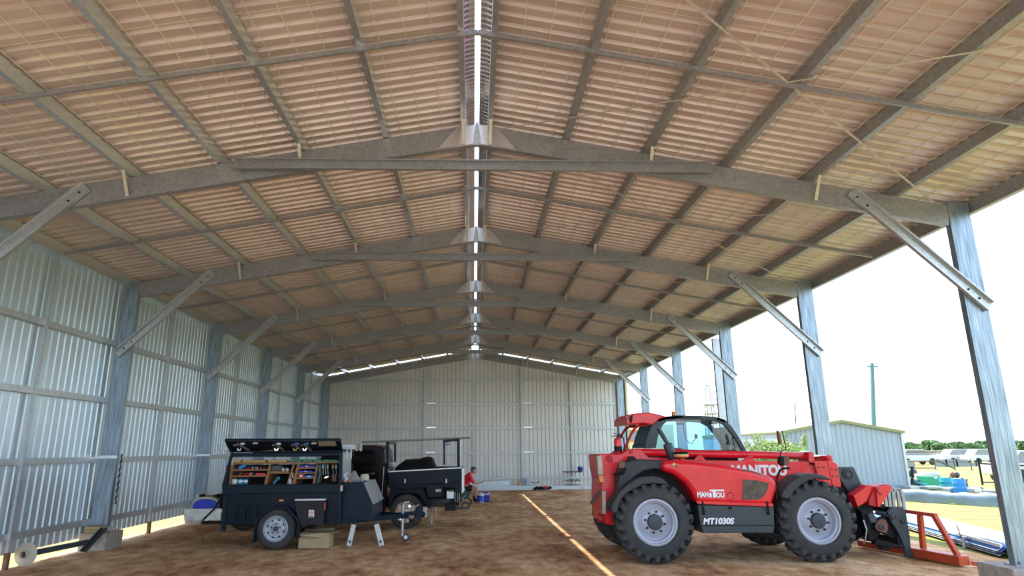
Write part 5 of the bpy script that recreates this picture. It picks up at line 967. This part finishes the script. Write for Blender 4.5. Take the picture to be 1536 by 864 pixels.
# bush
def blob(name, m, parent, c, rx, ry, rz, n, size, seed, flat=.9):
    rnd = random.Random(seed); vs_, fs = [], []
    for i in range(n):
        while True:
            p = V((rnd.uniform(-1, 1), rnd.uniform(-1, 1), rnd.uniform(-1, 1)))
            if .35 < p.length < 1: break
        p = V((p.x*rx, p.y*ry, p.z*rz))+V(c); a = V((rnd.gauss(0, 1), rnd.gauss(0, 1), rnd.gauss(0, 1))).normalized(); b__ = a.orthogonal().normalized(); b__ = Matrix.Rotation(rnd.uniform(0, 6.3), 3, a) @ b__; s = size*rnd.uniform(.6, 1.3); k = len(vs_); cc = a.cross(b__)
        vs_ += [p-b__*s, p+cc*s*.45, p+b__*s, p-cc*s*.45]; fs.append((k, k+1, k+2, k+3))
    b_ = B(); b_.add(vs_, fs); return b_.build(name, m, parent, fix=False)
bc = at(1165, 675, 26); BU = thing('leafy_bush', 'light green leafy bush growing just beyond the red boom', 'bush', (bc.x, 26, 0))
fl = blob('foliage', 'leafb', BU, (bc.x, 26, 1.15), 1.35, .8, .85, 11000, .06, 3); fl['kind'] = 'stuff'
rn = random.Random(5)
for i in range(22):
    x = bc.x+rn.uniform(-1.2, 1.2); zt_ = rn.uniform(1.75, 2.25); B().tube([(bc.x+(x-bc.x)*.4, 26, .3), (x, 26+rn.uniform(-.4, .4), zt_)], .008, 4).build('stem', 'bark', BU)
    if i < 16: q_ = blob('shoot', 'leafb', BU, (x, 26, zt_-.18), .09, .09, .25, 60, .045, 50+i); q_['kind'] = 'stuff'
for i in range(3): B().tube([(bc.x+.2*(i-1), 26, 0), (bc.x+.5*(i-1), 26, .9)], .03).build('stem', 'bark', BU)
# poles and masts
def pole(name, lab, u, v0, y, r, m='pole', du=0):
    p = at(u, 690, y); zt_ = at(u+du, v0, y).z; t = thing(name, lab, 'pole' if 'pole' in name else 'mast', (p.x, y, 0)); top = V((at(u+du, v0, y).x, y, zt_)); B().cyl((p.x, y, 0), top, r, r*.7, n=10).build('shaft', m, t); return t, top
t, top = pole('power_pole', 'tall dark teal power pole rising behind the pale shed', 1311, 545, 60, .22, du=-3); B().beam(top+V((-.5, 0, -.3)), top+V((.5, 0, -.3)), .12, .12).build('cross_arm', 'pole', t)
t, top = pole('radio_mast', 'thin radio mast standing left of the third open-side post', 1196, 603, 55, .05, 'black', du=-4)
# lattice tower
xt, yt = at(1065, 620, 70).x, 70; zt_ = at(1062, 563, 70).z; zp = at(1066, 608, 70).z
LT = thing('lattice_tower', 'distant steel lattice tower seen above the loader cab roof', 'tower', (xt, yt, 0))
for s in (-1, 1):
    for r_ in (-1, 1): B().cyl((xt+s*.6, yt+r_*.6, 0), (xt+s*.22, yt+r_*.22, zt_-1), .05, n=6).build('leg', 'fencem', LT)
q = B()
for i in range(18):
    z0 = i*(zt_-1)/18; z1 = z0+(zt_-1)/18; w0 = .6-.38*z0/(zt_-1); w1 = .6-.38*z1/(zt_-1)
    for yy in (-1, 1): q.beam((xt-w0, yt+yy*w0, z0), (xt+w1, yt+yy*w1, z1), .05, .05).beam((xt+w0, yt+yy*w0, z0), (xt-w1, yt+yy*w1, z1), .05, .05)
q.build('lattice_bracing', 'fencem', LT)['kind'] = 'stuff'
B().cyl((xt, yt, zt_-1.2), (xt, yt, zt_+.2), .05).build('antenna', 'fencem', LT)
for z in (zp, zp-.9): B().bb((xt-.9, yt-.9, z), (xt+.9, yt+.9, z+.08)).build('platform', 'fencem', LT)
# trees on the skyline
rt = random.Random(11)
def tree(u, v, y, w_px, lab, seed, m='leaf'):
    top = at(u, v, y); w_ = (at(u+w_px, v, y)-top).x; t = thing('tree', lab, 'tree', (top.x, y, 0), 'trees on the skyline'); H = top.z
    B().cyl((top.x, y, 0), (top.x, y, H*.6), .25, .15, n=8).build('trunk', 'bark', t)
    f = blob('crown', m, t, (top.x, y, H*.60), w_*.55, w_*.5, H*.36, 900, .38, seed); f['kind'] = 'stuff'
    for k in range(3):
        r_ = random.Random(seed*7+k); g_ = blob('crown', m, t, (top.x+r_.uniform(-.4, .4)*w_, y, H*r_.uniform(.78, .88)), w_*.26, w_*.26, H*.13, 300, .32, seed+100+k); g_['kind'] = 'stuff'
tl_ = [(1364, 664, 22), (1378, 666, 20), (1398, 661, 30), (1413, 665, 26), (1434, 663, 22), (1448, 667, 24), (1462, 665, 24), (1476, 662, 20), (1486, 667, 22), (1502, 664, 24), (1524, 662, 26), (1541, 660, 26), (1560, 662, 26)]
ords = ['first', 'second', 'third', 'fourth', 'fifth', 'sixth', 'seventh', 'eighth', 'ninth', 'tenth', 'eleventh', 'twelfth', 'thirteenth']
for i, (u, v, w_) in enumerate(tl_): tree(u, v, (112, 122, 117)[i % 3]+rt.uniform(-1, 1), w_, f'distant green tree, {ords[i]} along the skyline from the pale shed rightwards', 20+i)
# low far hedge behind
hb = blob('hedge', 'leaf', None, (at(1450, 676, 130).x, 130, .8), 26, 2.0, 1.0, 4000, .35, 77); tag(hb, 'low dark scrub line under the distant trees', 'scrub'); hb['kind'] = 'stuff'
# fence, containers, cars, junk
def fbx(name, lab, cat, u0, v0, u1, v1, y, dy, m, parent=None, bev=.01):
    if parent is None: y = gd((u0+u1)/2, v1).y
    a, b_ = at(u0, v1, y), at(u1, v0, y); o = B().bb((a.x, y, max(a.z, 0)), (b_.x, y+dy, b_.z)).build(name, m, parent, bevel=bev)
    if parent is None: tag(o, lab, cat)
    return o
LW = thing('site_building', 'long low white site building under the tree line', 'building', (at(1440, 690, 90).x, 90, 0)); fbx('wall', '', '', 1362, 677, 1500, 690, 90, 6, 'white2', LW); fbx('roof', '', '', 1358, 675.5, 1545, 677.3, 89.5, 7, 'alu', LW)
for i, u in enumerate((1392, 1412, 1431, 1452)): fbx('window', '', '', u, 681, u+7, 686, 89.9, .1, 'greyc', LW, 0)
for i, (u0, u1, v0, m, n_) in enumerate(((1405, 1452, 689, 'greyc', 'left'), (1452, 1492, 694, 'greyc', 'right'))): 
    t = thing('grey_screen', f'grey panelled yard screen behind the fence, {n_} part', 'screen', (at((u0+u1)/2, 704, 62).x, 62+i, 0))
    k = 3
    for j in range(k): fbx('panel', '', '', u0+(u1-u0)*j/k, v0, u0+(u1-u0)*(j+1)/k-.6, 706, 62+i, .1, m, t, 0)
def car(u, v, y, lab, m='white2', s=1):
    p = at(u, v, y); t = thing('parked_car', lab, 'car', (p.x, y, 0)); z = 0
    B().bb((p.x-2.1, y-.85, .35), (p.x+2.1, y+.85, .95)).build('body', m, t, bevel=.12, seg=3); B().prism([(p.x-1.6, y-.75, .93), (p.x-1.1, y-.75, 1.5), (p.x+.7, y-.75, 1.5), (p.x+1.3, y-.75, .93)], (0, 1.5, 0)).build('cabin', 'greyc', t, bevel=.05)
    B().bb((p.x-1.1, y-.74, 1.46), (p.x+.7, y+.74, 1.52)).build('roof', m, t, bevel=.03)
    for dx in (-1.3, 1.3):
        for yy in (-.86, .7): B().cyl((p.x+dx, y+yy, .33), (p.x+dx, y+yy+.18, .33), .33, n=16).build('wheel', 'rubber', t)
car(1440, 690, 72, 'white car parked in front of the site building, middle of the gap'); car(1372, 690, 70, 'white car parked just right of the pale shed'); car(1478, 692, 70, 'white car parked close to the nearest column'); car(1552, 712, 34, 'white vehicle at the right picture edge')
# chain wire fence posts and rails
FN = thing('wire_fence', 'chain wire yard fence with dark posts right of the drums', 'fence', gd(1478, 733))
for (u, v0, v1) in ((1404, 689, 705), (1433, 689, 706), (1458, 689, 706)): 
    y = gd(u, v1).y; B().cyl((gd(u, v1).x, y, 0), (gd(u, v1).x, y, at(u, v0, y).z), .04, n=6).build('post', 'grey', FN)
gp_ = gd(1474, 727.5); tp = at(1467, 687, gp_.y); B().cyl(gp_, tp, .045, n=8).build('post', 'black', FN)
B().cyl(tp+V((0, 0, -.25)), (gd(1506, 712).x, gp_.y, .45), .035, n=6).build('stay', 'black', FN); B().cyl((gp_.x, gp_.y, .12), (gp_.x+3, gp_.y, .1), .03, n=6).build('bottom_rail', 'grey', FN)
B().tube([at(1404, 690, 50), at(1432, 703, 50)], .05, 6).build('stay', 'grey', FN)
B().beam(at(1404, 693, 54), at(1500, 693, 54), .04, .05).build('top_rail', 'grey', FN)
# drums
def drum(u0, u1, v0, v1, y, m, lab):
    a, b_ = at(u0, v1, y), at(u1, v1, y); r = (b_.x-a.x)/2; c = V(((a.x+b_.x)/2, y, max(a.z, 0))); H = at(u0, v0, y).z-c.z; t = thing('drum', lab, 'drum', c)
    B().lathe([(0, 0), (r*.96, 0), (r, .03), (r, H*.33), (r*1.03, H*.35), (r, H*.37), (r, H*.65), (r*1.03, H*.67), (r, H*.69), (r, H-.03), (r*.95, H), (0, H-.01)], c, (0, 0, 1), 24).build('shell', m, t, smooth=True); B().cyl(c+V((r*.5, -r*.3, H-.01)), c+V((r*.5, -r*.3, H+.02)), .04).build('bung', 'black', t)
drum(1432.5, 1450, 718, 740, 26.5, 'blue2', 'bright blue plastic drum standing in the yard, rightmost'); drum(1413, 1430, 716.5, 736, 28, 'teal', 'teal plastic drum left of the bright blue drum'); drum(1450, 1453, 720, 733, 27.5, 'wood', 'thin brown drum edge right of the blue drum')
gt = thing('waste_bin', 'green lidded bin left of the teal drum', 'bin', (at(1403, 720, 30).x, 30, 0)); fbx('body', '', '', 1395, 714.5, 1412, 734, 30, .8, 'green', gt); fbx('sticker', '', '', 1401, 715, 1406, 718, 29.98, .02, 'white2', gt, 0)
fbx('red_can', 'small red can under the green bin', 'can', 1408.5, 725.5, 1412, 729, 27, .2, 'redp')
# steel offcuts and scrap in front of the drums
SC = [('steel_bin', 'rusty grey scrap skip left of the drums', 'skip', 1382, 719.5, 1399, 728, 29, 1.2, 'brown'), ('pallet_box', 'grey open crate behind the silver bundle', 'crate', 1366, 729, 1380, 737, 27, .8, 'alu'), ('metal_box', 'pale steel box in front of the drums', 'box', 1424, 731.5, 1444.5, 739, 25, .7, 'alu'),
      ('metal_tray', 'long grey steel tray in front of the teal drum', 'tray', 1392, 729.5, 1416, 735, 26, .6, 'alu'), ('wheel_arch_scrap', 'dark rounded scrap tub right of the blue drum', 'tub', 1453, 731, 1476, 738.5, 25.5, .8, 'grey'), ('square_hoop', 'grey square frame beside the dark scrap tub', 'frame', 1462, 732, 1474, 740, 24.5, .4, 'alu'),
      ('low_tray', 'low grey metal sheet at the right end of the scrap row', 'sheet', 1476, 735, 1498, 740, 24.5, .6, 'greyc'), ('white_tank', 'white drum lying in the yard behind the green bin', 'drum', 1381, 708, 1411, 714, 40, 1, 'white2'), ('white_sack', 'white sack among the scrap', 'sack', 1383, 711, 1393, 722, 32, .6, 'white2'),
      ('rack_shelf', 'grey steel cabinet in the scrap rack beside the pale shed', 'cabinet', 1361, 691, 1372, 701, 34, .8, 'greyc'), ('brown_mound', 'brown mound in front of the shed corner', 'mound', 1363, 720, 1381, 731, 31, .8, 'hub')]
for nm, lab, cat, u0, v0, u1, v1, y, dy, m in SC: fbx(nm, lab, cat, u0, v0, u1, v1, y, dy, m, bev=.05)
RK = thing('scrap_rack', 'rusty steel storage rack right of the pale shed', 'rack', (at(1385, 700, 35).x, 35, 0))
for u in (1378, 1387, 1397): B().beam((at(u, 700, 35).x, 35, 0), (at(u, 700, 35).x, 35, at(u, 679, 35).z), .06, .06).build('upright', 'brown', RK)
for v in (678, 692, 702): B().beam(at(1358, v, 35), at(1403, v, 35), .06, .05).build('rail', 'brown', RK)
for v in (685, 701): B().bb(at(1375, v+.8, 35), at(1398, v, 35.6)).build('rack_shelf', 'cream', RK)
for i, (u, v, y, r) in enumerate(((1357.5, 712, 30, .25), (1369, 712, 31, .28), (1429, 712.5, 42, .17), (1435, 712.5, 42, .17))): 
    y = gd(u, v+4).y; p = at(u, v, y); t = tag(B().ball((p.x, y, r*.9), (r, r*.8, r), 14, 10).build('scrap_motor', 'hub' if i % 2 else 'brown', smooth='all'), ['dark scrap motor against the pale shed corner', 'rounded dark motor on the scrap heap', 'left one of two small mounds beyond the drums', 'right one of two small mounds beyond the drums'][i], 'scrap')
tag(B().tube([at(1366, 716, 29), at(1376, 724, 29), at(1390, 727, 29)], .04).build('bent_pipe', 'teal'), 'bent pale teal pipe across the scrap heap', 'pipe')
tag(B().tube([at(1368, 700, 29), at(1368, 726, 29)], .05).build('scrap_post', 'black'), 'short dark post standing in the scrap heap', 'post')
